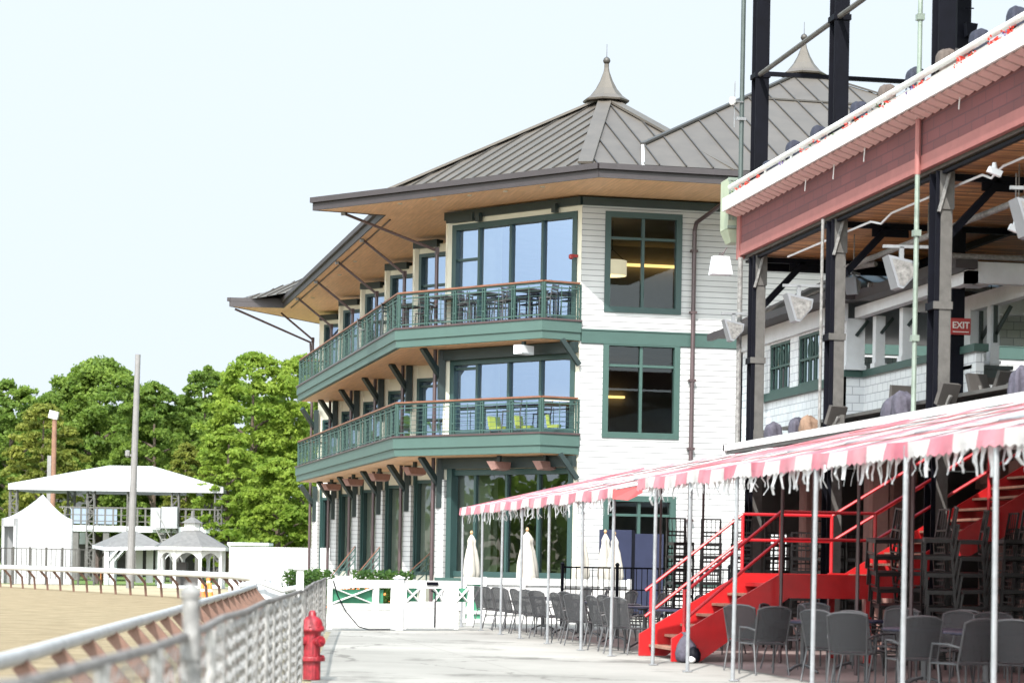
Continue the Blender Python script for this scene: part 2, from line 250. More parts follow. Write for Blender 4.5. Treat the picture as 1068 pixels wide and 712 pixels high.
# ------------------------------------------------------------------ mesh building
class MB:
    def __init__(s): s.v = []; s.f = []; s.mi = []; s.cur = 0
    def add(s, vs, fs):
        o = len(s.v); s.v += [tuple(x) for x in vs]; s.f += [tuple(i+o for i in f) for f in fs]; s.mi += [s.cur]*len(fs); return s
    def box(s, x0, x1, y0, y1, z0, z1):
        return s.add([(x0,y0,z0),(x1,y0,z0),(x1,y1,z0),(x0,y1,z0),(x0,y0,z1),(x1,y0,z1),(x1,y1,z1),(x0,y1,z1)], [(0,3,2,1),(4,5,6,7),(0,1,5,4),(1,2,6,5),(2,3,7,6),(3,0,4,7)])
    def cbox(s, c, sx, sy, sz, rz=0, bev=0):
        """box with its base centre at c, turned rz, with chamfered upright corners if bev"""
        hx, hy = sx/2, sy/2
        P = [(-hx,-hy),(hx,-hy),(hx,hy),(-hx,hy)] if not bev else [(-hx+bev,-hy),(hx-bev,-hy),(hx,-hy+bev),(hx,hy-bev),(hx-bev,hy),(-hx+bev,hy),(-hx,hy-bev),(-hx,-hy+bev)]
        ca, sa = math.cos(rz), math.sin(rz)
        return s.prism([(c[0]+x*ca-y*sa, c[1]+x*sa+y*ca) for x, y in P], c[2], c[2]+sz)
    def prism(s, poly, z0, z1):
        n = len(poly); A = sum(poly[i][0]*poly[(i+1)%n][1]-poly[(i+1)%n][0]*poly[i][1] for i in range(n))
        if A < 0: poly = poly[::-1]
        vs = [(x,y,z0) for x,y in poly]+[(x,y,z1) for x,y in poly]
        fs = [tuple(range(n-1,-1,-1)), tuple(range(n,2*n))]+[(i,(i+1)%n,n+(i+1)%n,n+i) for i in range(n)]
        return s.add(vs, fs)
    def poly(s, pts): return s.add(pts, [tuple(range(len(pts)))])
    def bar(s, p, q, w, h, up=(0,0,1)):
        p, q = Vector(p), Vector(q); d = (q-p).normalized(); u = Vector(up)
        if abs(d.dot(u)) > .99: u = Vector((0,1,0))
        r = d.cross(u).normalized()*(w/2); u = r.cross(d).normalized()*(h/2)
        vs = [p-r-u,p+r-u,p+r+u,p-r+u,q-r-u,q+r-u,q+r+u,q-r+u]
        return s.add(vs, [(0,1,2,3),(7,6,5,4),(0,4,5,1),(1,5,6,2),(2,6,7,3),(3,7,4,0)])
    def tube(s, p, q, r, n=8, r2=None):
        return s.path([p, q], r, n, r2)
    def path(s, pts, r, n=8, r2=None):
        pts = [Vector(p) for p in pts]; k = len(pts); vs = []; 
        d0 = (pts[1]-pts[0]).normalized(); u = Vector((0,0,1)) if abs(d0.z) < .9 else Vector((1,0,0)); a = d0.cross(u).normalized()
        for i, p in enumerate(pts):
            d = ((pts[min(i+1,k-1)]-pts[i]).normalized()+(pts[i]-pts[max(i-1,0)]).normalized()).normalized()
            a = (a-d*a.dot(d)).normalized(); b = d.cross(a); rr = r if r2 is None else r+(r2-r)*i/(k-1)
            vs += [p+(a*math.cos(t)+b*math.sin(t))*rr for t in [2*math.pi*j/n for j in range(n)]]
        fs = [(i*n+j,i*n+(j+1)%n,(i+1)*n+(j+1)%n,(i+1)*n+j) for i in range(k-1) for j in range(n)]
        fs += [tuple(range(n-1,-1,-1)), tuple(range((k-1)*n,k*n))]
        return s.add(vs, fs)
    def lathe(s, prof, c=(0,0,0), n=16, ph=0):
        vs = [(c[0]+r*math.cos(ph+2*math.pi*j/n), c[1]+r*math.sin(ph+2*math.pi*j/n), c[2]+z) for r, z in prof for j in range(n)]
        k = len(prof); fs = [(i*n+j,i*n+(j+1)%n,(i+1)*n+(j+1)%n,(i+1)*n+j) for i in range(k-1) for j in range(n)]
        fs += [tuple(range(n-1,-1,-1)), tuple(range((k-1)*n,k*n))]
        return s.add(vs, fs)
    def wall(s, p, q, z0, z1, ops=(), th=.25):
        """upright wall p->q (its face to the right of p->q is the outer one) with rectangular openings (s0,s1,za,zb), thickness inwards"""
        p = Vector((p[0],p[1],0)); q = Vector((q[0],q[1],0)); L = (q-p).length; d = (q-p)/L; nrm = Vector((d.y,-d.x,0))
        S = sorted({0., L, *[min(max(a,0),L) for o in ops for a in o[:2]]}); Z = sorted({z0, z1, *[min(max(a,z0),z1) for o in ops for a in o[2:]]})
        def solid(i, j):
            if i < 0 or j < 0 or i >= len(S)-1 or j >= len(Z)-1: return False
            cs, cz = (S[i]+S[i+1])/2, (Z[j]+Z[j+1])/2
            return not any(o[0] < cs < o[1] and o[2] < cz < o[3] for o in ops)
        P = lambda a, z, t: p+d*a-nrm*t+Vector((0,0,z))
        for i in range(len(S)-1):
            for j in range(len(Z)-1):
                if not solid(i, j): continue
                a, b, lo, hi = S[i], S[i+1], Z[j], Z[j+1]
                s.poly([P(a,lo,0),P(b,lo,0),P(b,hi,0),P(a,hi,0)]); s.poly([P(b,lo,th),P(a,lo,th),P(a,hi,th),P(b,hi,th)])
                if not solid(i-1,j): s.poly([P(a,lo,th),P(a,lo,0),P(a,hi,0),P(a,hi,th)])
                if not solid(i+1,j): s.poly([P(b,lo,0),P(b,lo,th),P(b,hi,th),P(b,hi,0)])
                if not solid(i,j-1): s.poly([P(a,lo,th),P(b,lo,th),P(b,lo,0),P(a,lo,0)])
                if not solid(i,j+1): s.poly([P(a,hi,0),P(b,hi,0),P(b,hi,th),P(a,hi,th)])
        return s
    def build(s, name, M, parent=None, smooth=False, label=None):
        V = np.array(s.v, float).reshape(-1, 3)
        loc = None
        if parent is None:
            loc = np.array([(V[:,0].min()+V[:,0].max())/2, (V[:,1].min()+V[:,1].max())/2, V[:,2].min()])
        else:
            r = ROOT.get(parent.name)
            if r:                                    # world coordinates -> the thing's own frame
                (lx, ly, lz), rz = r; W = V-np.array([lx,ly,lz]); ca, sa = math.cos(rz), math.sin(rz)
                V = np.stack([W[:,0]*ca+W[:,1]*sa, -W[:,0]*sa+W[:,1]*ca, W[:,2]], 1)
        if loc is not None: V = V-loc
        me = bpy.data.meshes.new(name); me.from_pydata(V.tolist(), [], s.f)
        for mm in (M if isinstance(M, (list, tuple)) else [M]): me.materials.append(mm)
        if any(s.mi): me.polygons.foreach_set("material_index", s.mi)
        if smooth: me.polygons.foreach_set("use_smooth", [True]*len(s.f))
        me.update()
        o = bpy.data.objects.new(name, me); COL.objects.link(o)
        if parent is not None:
            o.parent = parent
            if parent.name in ROOT: ROOT[o.name] = ROOT[parent.name]
        else: o.location = loc
        if label: o["label"] = label
        return o
ROOT = {}        # things whose parts are given in world coordinates
def tag(o, label, cat, group=None, kind=None):
    o["label"] = label; o["category"] = cat
    if group: o["group"] = group
    if kind: o["kind"] = kind
    return o
def thing(name, label, cat, loc, rz=0, group=None, world=False):
    o = bpy.data.objects.new(name, None); COL.objects.link(o); o.location = loc; o.rotation_euler = (0,0,rz); o.empty_display_size = .3
    tag(o, label, cat, group)
    if world: ROOT[o.name] = (tuple(loc), rz)
    return o
KIDS = {}
def kids(o):
    return [c for c in bpy.data.objects if c.parent == o]
def dup(root, loc, rz, label, group=None, tree=None):
    """copy of a thing with copies of its parts and sub-parts; tree: {object: [children]} gathered once"""
    def cp(o, par):
        c = o.copy(); COL.objects.link(c)
        if par is not None: c.parent = par
        for k in tree[o]: cp(k, c)
        return c
    r = cp(root, None); r.location = loc; r.rotation_euler = (0,0,rz); r["label"] = label
    if group: r["group"] = group
    return r
def gather(root):
    t = {}
    def go(o):
        t[o] = kids(o)
        for k in t[o]: go(k)
    go(root); return t
def struct(name, mb, M):
    o = mb.build(name, M); o["kind"] = "structure"; return o
ORD = ["bottom","second","third","fourth","fifth","sixth","seventh","eighth","ninth","tenth","eleventh","twelfth","thirteenth","fourteenth"]
NTH = ["first"]+ORD[1:]

# ================================================================== ground
g = MB(); g.poly([(-2500,-300,-.03),(2500,-300,-.03),(2500,4500,-.03),(-2500,4500,-.03)]); struct("ground", g, grass_m)
def fence_line(px, py, d):   # a point on the ground below a surveyed rail point
    p = onD(px, py, d); return (p.x, p.y)
RAILP = [(-140,731,10.0),(0,690,12.7),(60,672,15.3),(118,655,18.9),(170,640,23.9),(215,627,31.5),(248,617,40.5),(268,611,51),(272,605.5,62),(262,602,70),(240,600,77),(190,597.7,83),(120,595.5,89.5),(50,593.3,97),(0,592,103),(-90,589.5,118)]
rail_xy = [fence_line(*r) for r in RAILP]
FEN = [(-230,770,5.6),(34,706,7.1),(189,664,10.9),(229,646,14),(262,632,18),(290,622,22.5),(313,617,26.8),(326,609.5,36),(340,602,48)]
fen_xy = [fence_line(*r) for r in FEN]
sandp = [(-160,-10),(-3,-10)]+[(x+.35,y+(0 if y < 58 else 3.5)) for x,y in rail_xy]+[(-60,150),(-160,150)]
g = MB(); g.poly([(x,y,-.012) for x,y in sandp]); struct("racetrack_sand", g, sand_m)
g = MB(); g.poly([(-3.0,-10,-.018),(9,-10,-.018),(9,120,-.018),(-40,120,-.018),(-14,75,-.018),(-9,58,-.018)]); struct("dirt_verge", g, dirt_m)
g = MB(); g.poly([(-1.3,-10,-.008)]+[(x+.12,y,-.008) for x,y in fen_xy]+[(fen_xy[-1][0]-.3,52,-.008),(5.2,62,-.008),(5.5,80,-.008),(6,112,-.008),(30,112,-.008),(40,66,-.008),(40,-10,-.008)]); struct("pavement", g, pave_m)
g = MB(); g.poly([(9.3,6,-.004),(30,6,-.004),(30,46.6,-.004),(9.3,46.6,-.004)]); struct("patio_floor", g, patio_m)

# ================================================================== clubhouse (own frame: a along the end wall, b along the balconies)
CH = thing("clubhouse", "large white three storey clubhouse with dark metal turret roofs and green wraparound balconies", "building", (13.6, 65.63, 0), math.radians(2.09))
P0 = (0., 0.); L = [(-3.2, 4.45+6*k) for k in range(6)]
dch = Vector((3.2,-4.45)).normalized()
WT = 12.14
def winpart(p, q, s0, s1, z0, z1, mull=(), trans=(), gm=None, fw=.17, fm=None, name="window"):
    p = Vector((p[0],p[1],0)); q = Vector((q[0],q[1],0)); d = (q-p).normalized(); n = Vector((d.y,-d.x,0))
    P = lambda s, z, t=0.: p+d*s+n*t+Vector((0,0,z))
    f = MB(); up = n
    def hb(a, b, z, h, dep=.2, t=-.06): f.bar(P(a,z,t), P(b,z,t), dep, h)
    def vb(s, za, zb, wd, dep=.2, t=-.06):
        c = [P(s-wd/2,0,t-dep/2),P(s+wd/2,0,t-dep/2),P(s+wd/2,0,t+dep/2),P(s-wd/2,0,t+dep/2)]; f.prism([(x.x,x.y) for x in c], za, zb)
    hb(s0, s1, z0+fw/2, fw); hb(s0, s1, z1-fw/2, fw)
    vb(s0+fw/2, z0+fw, z1-fw, fw); vb(s1-fw/2, z0+fw, z1-fw, fw)
    for s in mull: vb(s, z0+fw, z1-fw, .085, .12, -.09)
    for a, b, z in trans: hb(a, b, z, .075, .11, -.092)
    fo = f.build(name, fm or green_f, CH)
    gl = MB(); gl.poly([P(s0+.03,z0+.03,-.12),P(s1-.03,z0+.03,-.12),P(s1-.03,z1-.03,-.12),P(s0+.03,z1-.03,-.12)]); gl.build("pane", gm or glass_b, fo)
    return fo
# --- walls
ew = [(.70,3.03,8.86,11.80),(.70,3.03,5.20,8.06),(.78,2.98,.95,3.52)]
wb = MB(); wb.wall(P0, (16,0), 0, WT-.2, ew); wb.build("end_wall", siding, CH)
for (a,b,z0,z1) in ew:
    winpart(P0, (16,0), a, b, z0, z1, mull=[(a+b)/2], trans=[(a+.1,b-.1,z0+(z1-z0)*(.74 if z0>2 else .78))], gm=glass_b if z0 > 2 else glass_c, fm=green_f if z0 > 8.5 else green)
SL = 5.48
floors = [(1.05,4.30),(5.28,7.66),(8.60,11.78)]
wb = MB(); wb.wall(L[0], P0, .0, WT-.2, [(.30,5.32,z0,z1) for z0,z1 in floors]); wb.build("corner_wall", cream, CH)
for i,(z0,z1) in enumerate(floors):
    winpart(L[0], P0, .30, 5.32, z0, z1, mull=[1.36,2.65,3.92], trans=[(.4,1.36,z0+2.1)] if i else [], gm=glass_a if i else glass_c)
# bays of the track side: each a stub return, a set-back wall and an angled window face
for k in range(1,6):
    b0 = L[k-1]; b1 = L[k]; fr = (b1[0]+dch.x*2.6, b1[1]+dch.y*2.6)
    wb = MB(); wb.wall(b1, fr, 0, WT-.2, [(.32,2.5,z0,z1-.12) for z0,z1 in floors]); wb.build("bay_wall", cream, CH)
    wb = MB(); wb.wall(fr, (fr[0], b0[1]), 0, WT-.2); wb.wall((fr[0], b0[1]-.0), (b0[0]+.02, b0[1]), 0, WT-.2); wb.build("return_wall", cream, CH)
    for i,(z0,z1) in enumerate(floors):
        winpart(b1, fr, .32, 2.5, z0, z1-.12, fw=.11, mull=[] if i else [1.2], trans=[(.42,2.4,z0+2.0)] if i else [], gm=glass_a if i else glass_c)
wb = MB(); wb.wall((16,38.9),(0,38.9),0,WT-.2); wb.wall((0,38.9),L[5],0,WT-.2); wb.wall((16,0),(16,38.9),0,WT-.2); wb.build("rear_wall", cream, CH)
# white sided piers at ground level, dark green jambs beside them, drainpipes
for k in range(6):
    x, y = L[k]
    q = MB(); q.cbox((x+.02,y-.16,.0), .36,.30, 4.0, math.atan2(dch.y,dch.x)); q.build("pier", siding, CH)
    q = MB(); q.cbox((x+.26 if k == 0 else x+.2,y-.40 if k == 0 else y-.27,.95), .20 if k == 0 else .1,.30 if k == 0 else .2, 3.6, math.atan2(dch.y,dch.x)); q.build("jamb", green_f, CH)
    q = MB(); q.tube((x-.30,y-.16,.2),(x-.30,y-.16,11.0),.06,8); q.build("drainpipe", bronze, CH)
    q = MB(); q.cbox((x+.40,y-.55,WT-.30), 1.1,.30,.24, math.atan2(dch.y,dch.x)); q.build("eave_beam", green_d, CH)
# bands and plinth
q = MB(); q.box(.03,15.9,-.05,.0,7.93,8.30); q.box(.03,15.9,-.075,-.0,8.30,8.34); q.build("belt_course", green, CH)
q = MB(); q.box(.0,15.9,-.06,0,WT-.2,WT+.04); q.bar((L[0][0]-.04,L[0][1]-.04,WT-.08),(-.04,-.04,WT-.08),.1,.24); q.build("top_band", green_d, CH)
q = MB()
for s in (1.5,4.55): 
    p = Vector((L[0][0],L[0][1],0))+Vector((dch.x,dch.y,0))*s; q = MB(); q.cbox((p.x-.12,p.y-.1,WT-.36),.16,.16,.26,math.atan2(dch.y,dch.x)); q.build('eave_light', green_d, CH)
pass
q = MB(); q.path([(3.55,-2.95,12.1),(3.55,-2.9,11.85),(3.38,-.3,11.55),(3.38,-.12,11.35),(3.38,-.12,.3)],.065,8)
for z in (2.8,4.9,6.9,8.9,10.7): q.box(3.28,3.48,-.19,-.01,z,z+.07)
q.build("downspout", bronze, CH)
q = MB(); q.prism([(-.1,-.12),(15.9,-.12),(15.9,-.01),(0,-.01)],0,.9); q.bar((L[0][0]-.1,L[0][1]-.1,.46),(-.08,-.1,.46),.12,.86); q.build("plinth", white, CH)
q = MB(); q.prism([(-.16,-.18),(15.9,-.18),(15.9,-.02),(.02,-.02)],.9,.98); q.bar((L[0][0]-.14,L[0][1]-.14,.965),(-.1,-.14,.965),.16,.09); q.build("sill_course", green, CH)
# inside: floors, ceilings and a back wall, so that the rooms read through the glass
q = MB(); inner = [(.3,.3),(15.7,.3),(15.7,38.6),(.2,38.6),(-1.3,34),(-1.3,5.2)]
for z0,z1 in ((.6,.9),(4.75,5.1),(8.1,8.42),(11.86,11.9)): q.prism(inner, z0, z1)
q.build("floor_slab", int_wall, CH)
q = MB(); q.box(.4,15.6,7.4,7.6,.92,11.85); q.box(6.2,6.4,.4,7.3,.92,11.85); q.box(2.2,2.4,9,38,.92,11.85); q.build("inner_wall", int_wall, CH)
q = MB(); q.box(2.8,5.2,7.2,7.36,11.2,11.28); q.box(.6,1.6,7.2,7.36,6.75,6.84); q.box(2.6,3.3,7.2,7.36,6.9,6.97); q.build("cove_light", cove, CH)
# --- balconies
OUT = [(0.0,-.05),(-1.22,-.37),(-4.71,4.35),(-4.71,29.3)]
def off(poly, e):        # open polyline offset outwards (to its left side seen along the walk = track side)
    r = []
    for i,p in enumerate(poly):
        n = Vector((0,0))
        for a,b in ((i-1,i),(i,i+1)):
            if a < 0 or b >= len(poly): continue
            d = (Vector(poly[b])-Vector(poly[a])).normalized(); n += Vector((-d.y,d.x))
        n = n.normalized(); d = (Vector(poly[min(i+1,len(poly)-1)])-Vector(poly[max(i-1,0)])).normalized()
        r.append((p[0]+n.x*e, p[1]+n.y*e))
    return r
def slab(mb, e, z0, z1):
    o = off(OUT, e)
    mb.prism(o+[(-1.5,29.3+max(e,0)),(-1.5,6.8),(.06,.05)], z0, z1)
def balcony(zb, zf, ztop, name_lab):
    B = MB(); slab(B, 0, zb+.03, zf-.05); bo = B.build("balcony", green_l, CH, label=name_lab)
    t = MB(); slab(t, .05, zb+.26, zf-.05); t.build("fascia_board", green_l, bo)
    t = MB(); slab(t, .09, zf-.05, zf); t.build("deck_edge", bronze, bo)
    t = MB(); slab(t, -.16, zb+.012, zb+.03); t.build("soffit", soffit_wood, bo)
    pick, rails, cable, wood = MB(), MB(), MB(), MB()
    line = [(-.05,-.02),(-1.17,-.30),(-4.63,4.37),(-4.63,29.2),(-3.4,29.2)]
    for i in range(len(line)-1):
        a, b = Vector(line[i]), Vector(line[i+1]); n = max(1, round((b-a).length/1.1)); d = (b-a).normalized()
        for j in range(n+1):
            p = a+(b-a)*j/n
            post = MB()
            for e in (-.045,.045): post.cbox((p.x+d.x*e,p.y+d.y*e,zf),.028,.07,ztop-zf-.06,math.atan2(d.y,d.x))
            post.cbox((p.x,p.y,zf+.3),.1,.05,.05,math.atan2(d.y,d.x)); post.cbox((p.x,p.y,ztop-.13),.1,.05,.05,math.atan2(d.y,d.x))
            post.build('baluster', green, bo)
            if j < n:
                pm = a+(b-a)*(j+.5)/n; pick.cbox((pm.x,pm.y,zf+.1),.018,.018,ztop-zf-.24,math.atan2(d.y,d.x))
        A = lambda z: (a.x,a.y,z); Bq = lambda z: (b.x,b.y,z)
        rails.bar(A(ztop-.085),Bq(ztop-.085),.045,.045); rails.bar(A(ztop-.2),Bq(ztop-.2),.035,.035); rails.bar(A(zf+.1),Bq(zf+.1),.04,.04)
        for z in np.linspace(zf+.2, ztop-.3, 5): cable.tube(A(z),Bq(z),.007,5)
        wood.bar(A(ztop-.03),Bq(ztop-.03),.13,.05)
    pick.build("pickets", green, bo); rails.build("rail_bars", green, bo); cable.build("cable", green, bo); wood.build("handrail", deck_wood, bo)
    return bo
bal_u = balcony(7.96, 8.58, 9.68, "upper green balcony with wood handrail"); bal_l = balcony(4.65, 5.29, 6.34, "lower green balcony with wood handrail")
def raking(p, q, wdt, h, M, name):
    t = MB(); t.bar(p, q, wdt, h); return t.build(name, M, CH)
for zb in (7.96, 4.65):
    for k in range(6):
        x, y = L[k]
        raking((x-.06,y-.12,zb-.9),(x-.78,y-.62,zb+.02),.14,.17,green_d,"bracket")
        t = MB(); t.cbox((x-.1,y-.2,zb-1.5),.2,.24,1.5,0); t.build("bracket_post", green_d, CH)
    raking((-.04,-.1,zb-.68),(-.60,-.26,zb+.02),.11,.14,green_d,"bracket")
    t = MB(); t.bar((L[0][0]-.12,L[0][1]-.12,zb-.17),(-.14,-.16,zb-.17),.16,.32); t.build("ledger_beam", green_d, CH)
# --- roof
EV = [(19,-3.1),(-.32,-3.2),(-7.17,5.44),(-4.9,5.75),(-4.9,33.2),(-7.17,33.5),(-.32,42.1),(19,42)]
ZE = 12.24
t = MB(); t.prism([(x*1.0,y) for x,y in EV], ZE, ZE+.26); rf = t.build("roof", roof_m, CH)
def ring(mb, poly, e, z0, z1, close=False, wd=.1):
    for i in range(len(poly)-1):
        a, b = Vector(poly[i]), Vector(poly[i+1]); d = (b-a).normalized(); n = Vector((d.y,-d.x))
        # outward is away from the building's middle
        mid = (a+b)/2-Vector((5,19)); n = n if n.dot(mid) > 0 else -n
        mb.bar((a.x+n.x*e-d.x*e*.6,a.y+n.y*e-d.y*e*.6,(z0+z1)/2),(b.x+n.x*e+d.x*e*.6,b.y+n.y*e+d.y*e*.6,(z0+z1)/2),wd,z1-z0)
t = MB(); ring(t, EV, .06, ZE+.20, ZE+.36, wd=.16); ring(t, EV, .015, ZE-.03, ZE+.19, wd=.05); t.build("gutter", gutter, rf)
t = MB(); t.poly([(x,y,ZE-.012) for x,y in EV][::-1])
t.build("eave_soffit", soffit_wood, CH)
t = MB()                                              # recessed downlights of the soffit
for s in (.12,.3,.48,.66,.84):
    p = Vector((-.9,-1.9)).lerp(Vector((-5.6,4.2)), s); t = MB(); t.lathe([(.07,-.03),(.07,0.)], (p.x,p.y,ZE-.013), 10); t.build('downlight', lampglass, CH)
for y in (9,13,17,21,25,29): t = MB(); t.lathe([(.07,-.03),(.07,0.)], (-4.2,y,ZE-.013), 10); t.build('downlight', lampglass, CH)
t = MB()
t.bar((-4.62,6.5,ZE-.035),(-4.62,33,ZE-.035),.04,.04); t.build("soffit_trim", bronze, CH)
def facet(mb, pts, seam=None, sp=.62, hs=.045):
    """flat roof face; standing seams run up from the eave edge pts[0]->pts[1]"""
    pts = [Vector(p) for p in pts]; mb.cur = 0; mb.poly(pts)
    e = (pts[1]-pts[0]).normalized(); n = e.cross(pts[2]-pts[0]).normalized(); n = n if n.z > 0 else -n; u = n.cross(e); u = u if u.z > 0 else -u
    Q = [((p-pts[0]).dot(e),(p-pts[0]).dot(u)) for p in pts]; lo, hi = min(q[0] for q in Q), max(q[0] for q in Q); mb.cur = 1
    x = lo+sp*.6
    while x < hi:
        ys = []
        for i in range(len(Q)):
            (x0,y0),(x1,y1) = Q[i], Q[(i+1)%len(Q)]
            if (x0-x)*(x1-x) < 0: ys.append(y0+(y1-y0)*(x-x0)/(x1-x0))
        if len(ys) >= 2 and max(ys)-min(ys) > .15:
            a = pts[0]+e*x+u*min(ys)+n*hs/2; b = pts[0]+e*x+u*max(ys)+n*hs/2; mb.bar(a, b, .035, hs, n)
        x += sp
    mb.cur = 0
A1 = (1.86,4.71,16.05); B0=(-.42,-1.95,12.78); B1=(-4.77,6.15,13.02); B2=(4.14,-1.95,12.78); B3=(8.49,6.15,13.02); B4=(4.14,13,12.9); B5=(-.42,13,12.9)
t = MB(); facet(t,[B1,B0,A1]); facet(t,[B0,B2,A1]); facet(t,[B2,B3,A1]); facet(t,[B3,B4,A1]); facet(t,[B4,B5,A1]); facet(t,[B5,B1,A1])
tr = t.build("turret_roof", [roof_m, roof_d], CH)
t = MB()
for b in (B0,B1,B2,B3): t.bar((b[0],b[1],b[2]+.05),(A1[0],A1[1],A1[2]+.05),.42,.07)
t.build("hip_cap", roof_m, tr)
t = MB(); sk = [(-.32,-3.2),(-7.17,5.44)]
t.add([(-.32,-3.15,ZE+.27),(-7.0,5.4,ZE+.27),B1,B0],[(0,3,2,1)]); t.add([(19,-3.05,ZE+.27),(-.32,-3.15,ZE+.27),B0,(19,-1.95,12.78)],[(0,3,2,1)])
t.add([(-7.0,5.4,ZE+.27),(-4.9,8,ZE+.27),(-4.0,10,12.9),B1],[(0,3,2,1)]); t.build("roof_skirt", roof_m, rf)
def spire(c, s=1., par=None):
    t = MB(); t.lathe([(.72*s,0),(.74*s,.05),(.52*s,.2),(.34*s,.42),(.2*s,.68),(.1*s,.95),(.075*s,1.08),(.075*s,1.2)], (c[0],c[1],c[2]-.12), 8, math.pi/8); f = t.build("roof_cap", roof_m, par)
    t = MB(); t.lathe([(.02,0),(.09,.05),(.12,.12),(.09,.2),(.02,.25)], (c[0],c[1],c[2]+1.06), 14); t.tube((c[0],c[1],c[2]+1.28),(c[0],c[1],c[2]+1.7),.008,6); t.build("finial", roof_d, f, True)
spire(A1, 1., CH)
# second turret further right
A2 = (9.51,8.08,18.06); sl = .443
def f2(a,b): return (a,b,12.88+.443*(b+2)) 
C0 = f2(1.3,-1.95); C1 = (1.7,-.3,13.715); C2 = (22,-1.95,12.9)
t = MB(); facet(t,[(1.28,-1.95,12.86),(17.7,-1.95,12.86),(17.3,-.3,13.715),A2,C1],sp=.8); facet(t,[C1,(1.7,16.4,13.715),A2],sp=.8); facet(t,[(17.3,16.4,13.715),(17.3,-.3,13.715),A2],sp=.8)
facet(t,[(1.7,16.4,13.715),(17.3,16.4,13.715),A2],sp=.8)
tr2 = t.build("turret_roof", [roof_m, roof_d], CH)
t = MB(); t.bar((C1[0],C1[1],C1[2]+.05),(A2[0],A2[1],A2[2]+.05),.16,.06); t.bar((17.3,-.3,13.765),(A2[0],A2[1],A2[2]+.05),.16,.06)
zb = 16.35; bb = (zb-12.86)/.5184-1.95; hw = (A2[2]-zb)/(A2[2]-13.715)*7.7
t.bar((A2[0]-hw,bb,zb+.04),(A2[0]+hw,bb,zb+.04),.07,.05); t.build("hip_cap", roof_d, tr2)
t = MB(); t.add([(1.24,-1.96,12.85),(1.66,-.3,13.74),(1.66,-.3,12.5),(1.24,-1.96,12.5),(1.32,-1.96,12.85),(1.74,-.3,13.74),(1.74,-.3,12.5),(1.32,-1.96,12.5)],[(0,1,2,3),(7,6,5,4),(0,4,5,1),(3,2,6,7),(0,3,7,4),(1,5,6,2)]); t.build("rake_trim", whitegrey, tr2)
spire((9.51,8.08,18.02), 1.05, CH)
# low main roof and the far turret
t = MB(); facet(t,[(-4.6,8,ZE+.3),(-4.6,33,ZE+.3),(5,33,14.8),(5,8,14.8)],sp=.6); t.poly([(5,8,14.8),(5,33,14.8),(16,33,12.5),(16,8,12.5)]); t.build("main_roof", [roof_m,roof_d], CH)
D0=(-6.7,33.9,ZE+.27); D1=(-.32,41.8,ZE+.27); AF=(1.9,34.3,16); DB=(-4.9,31.5,ZE+.45)
t = MB(); facet(t,[D0,D1,AF],sp=.6); facet(t,[DB,D0,AF],sp=.6); facet(t,[(-6.9,33.45,ZE+.27),(-4.8,33.2,ZE+.27),(-3.6,36.2,ZE+.95),(-5.7,35.6,ZE+.85)],sp=.7); t.poly([D1,(4,41.8,12.5),AF]); t.build("turret_roof", [roof_m,roof_d], CH)
# raking steel struts that carry the eaves
for k in range(6):
    x, y = L[k]
    t = MB(); t.path([(-6.2 if k==0 else -4.78, y+ (1.2 if k==0 else .8), ZE-.04),(x-.3,y-.16,11.0)],.045,8); t.box(x-.36,x-.24,y-.24,y-.08,10.9,11.1); t.build("strut", bronze, CH)
t = MB(); t.path([(-6.9,34.2,ZE-.05),(-3.6,34.4,10.9),(-3.45,34.4,9.0)],.05,8); t.build("strut", bronze, CH)
t = MB()                      # two small brackets at the gutter
for p in ((-6.25,5.5),(-4.82,11.2),(-4.82,17.2),(-4.82,23.2),(-4.82,29.2)): t = MB(); t.box(p[0]-.06,p[0]+.06,p[1]-.06,p[1]+.06,ZE-.12,ZE+.05); t.build('strut_shoe', galv, CH)
# stairs down from the bay doors
for k in (1,2,3,4):
    x, y = L[k]; y0 = y-2.3
    if k == 4: continue
    t = MB()
    for i in range(5): t.box(x-2.2+i*.32-.4, x-.1, y0-.0, y0+1.3, i*.18, (i+1)*.18)
    st = t.build("door_steps", white, CH)
for px0,py0,px1,py1,d in ((345,601,370.5,569,86),(370,601,396,570,80),(421,601,457,569,75.5)):
    ch = MB(); 
    def loc(px,py):
        v = onD(px,py,d)-Vector((13.6,65.63,0)); c, s_ = math.cos(math.radians(2.09)), math.sin(math.radians(2.09)); return (v.x*c+v.y*s_, -v.x*s_+v.y*c, v.z)
    p, q = Vector(loc(px0,py0)), Vector(loc(px1,py1))
    r = MB(); r.bar(p,q,.06,.035); ro = r.build("stair_handrail", deck_wood, CH)
    r = MB(); dz = Vector((0,0,1))
    for e in (.1,.32,.54): r.bar(p-dz*e,q-dz*e,.035,.04)
    for i in range(4): s_ = p.lerp(q,i/3); r.bar(s_-dz*.03,s_-dz*.95,.045,.045)
    r.build("rail_bars", green, ro)

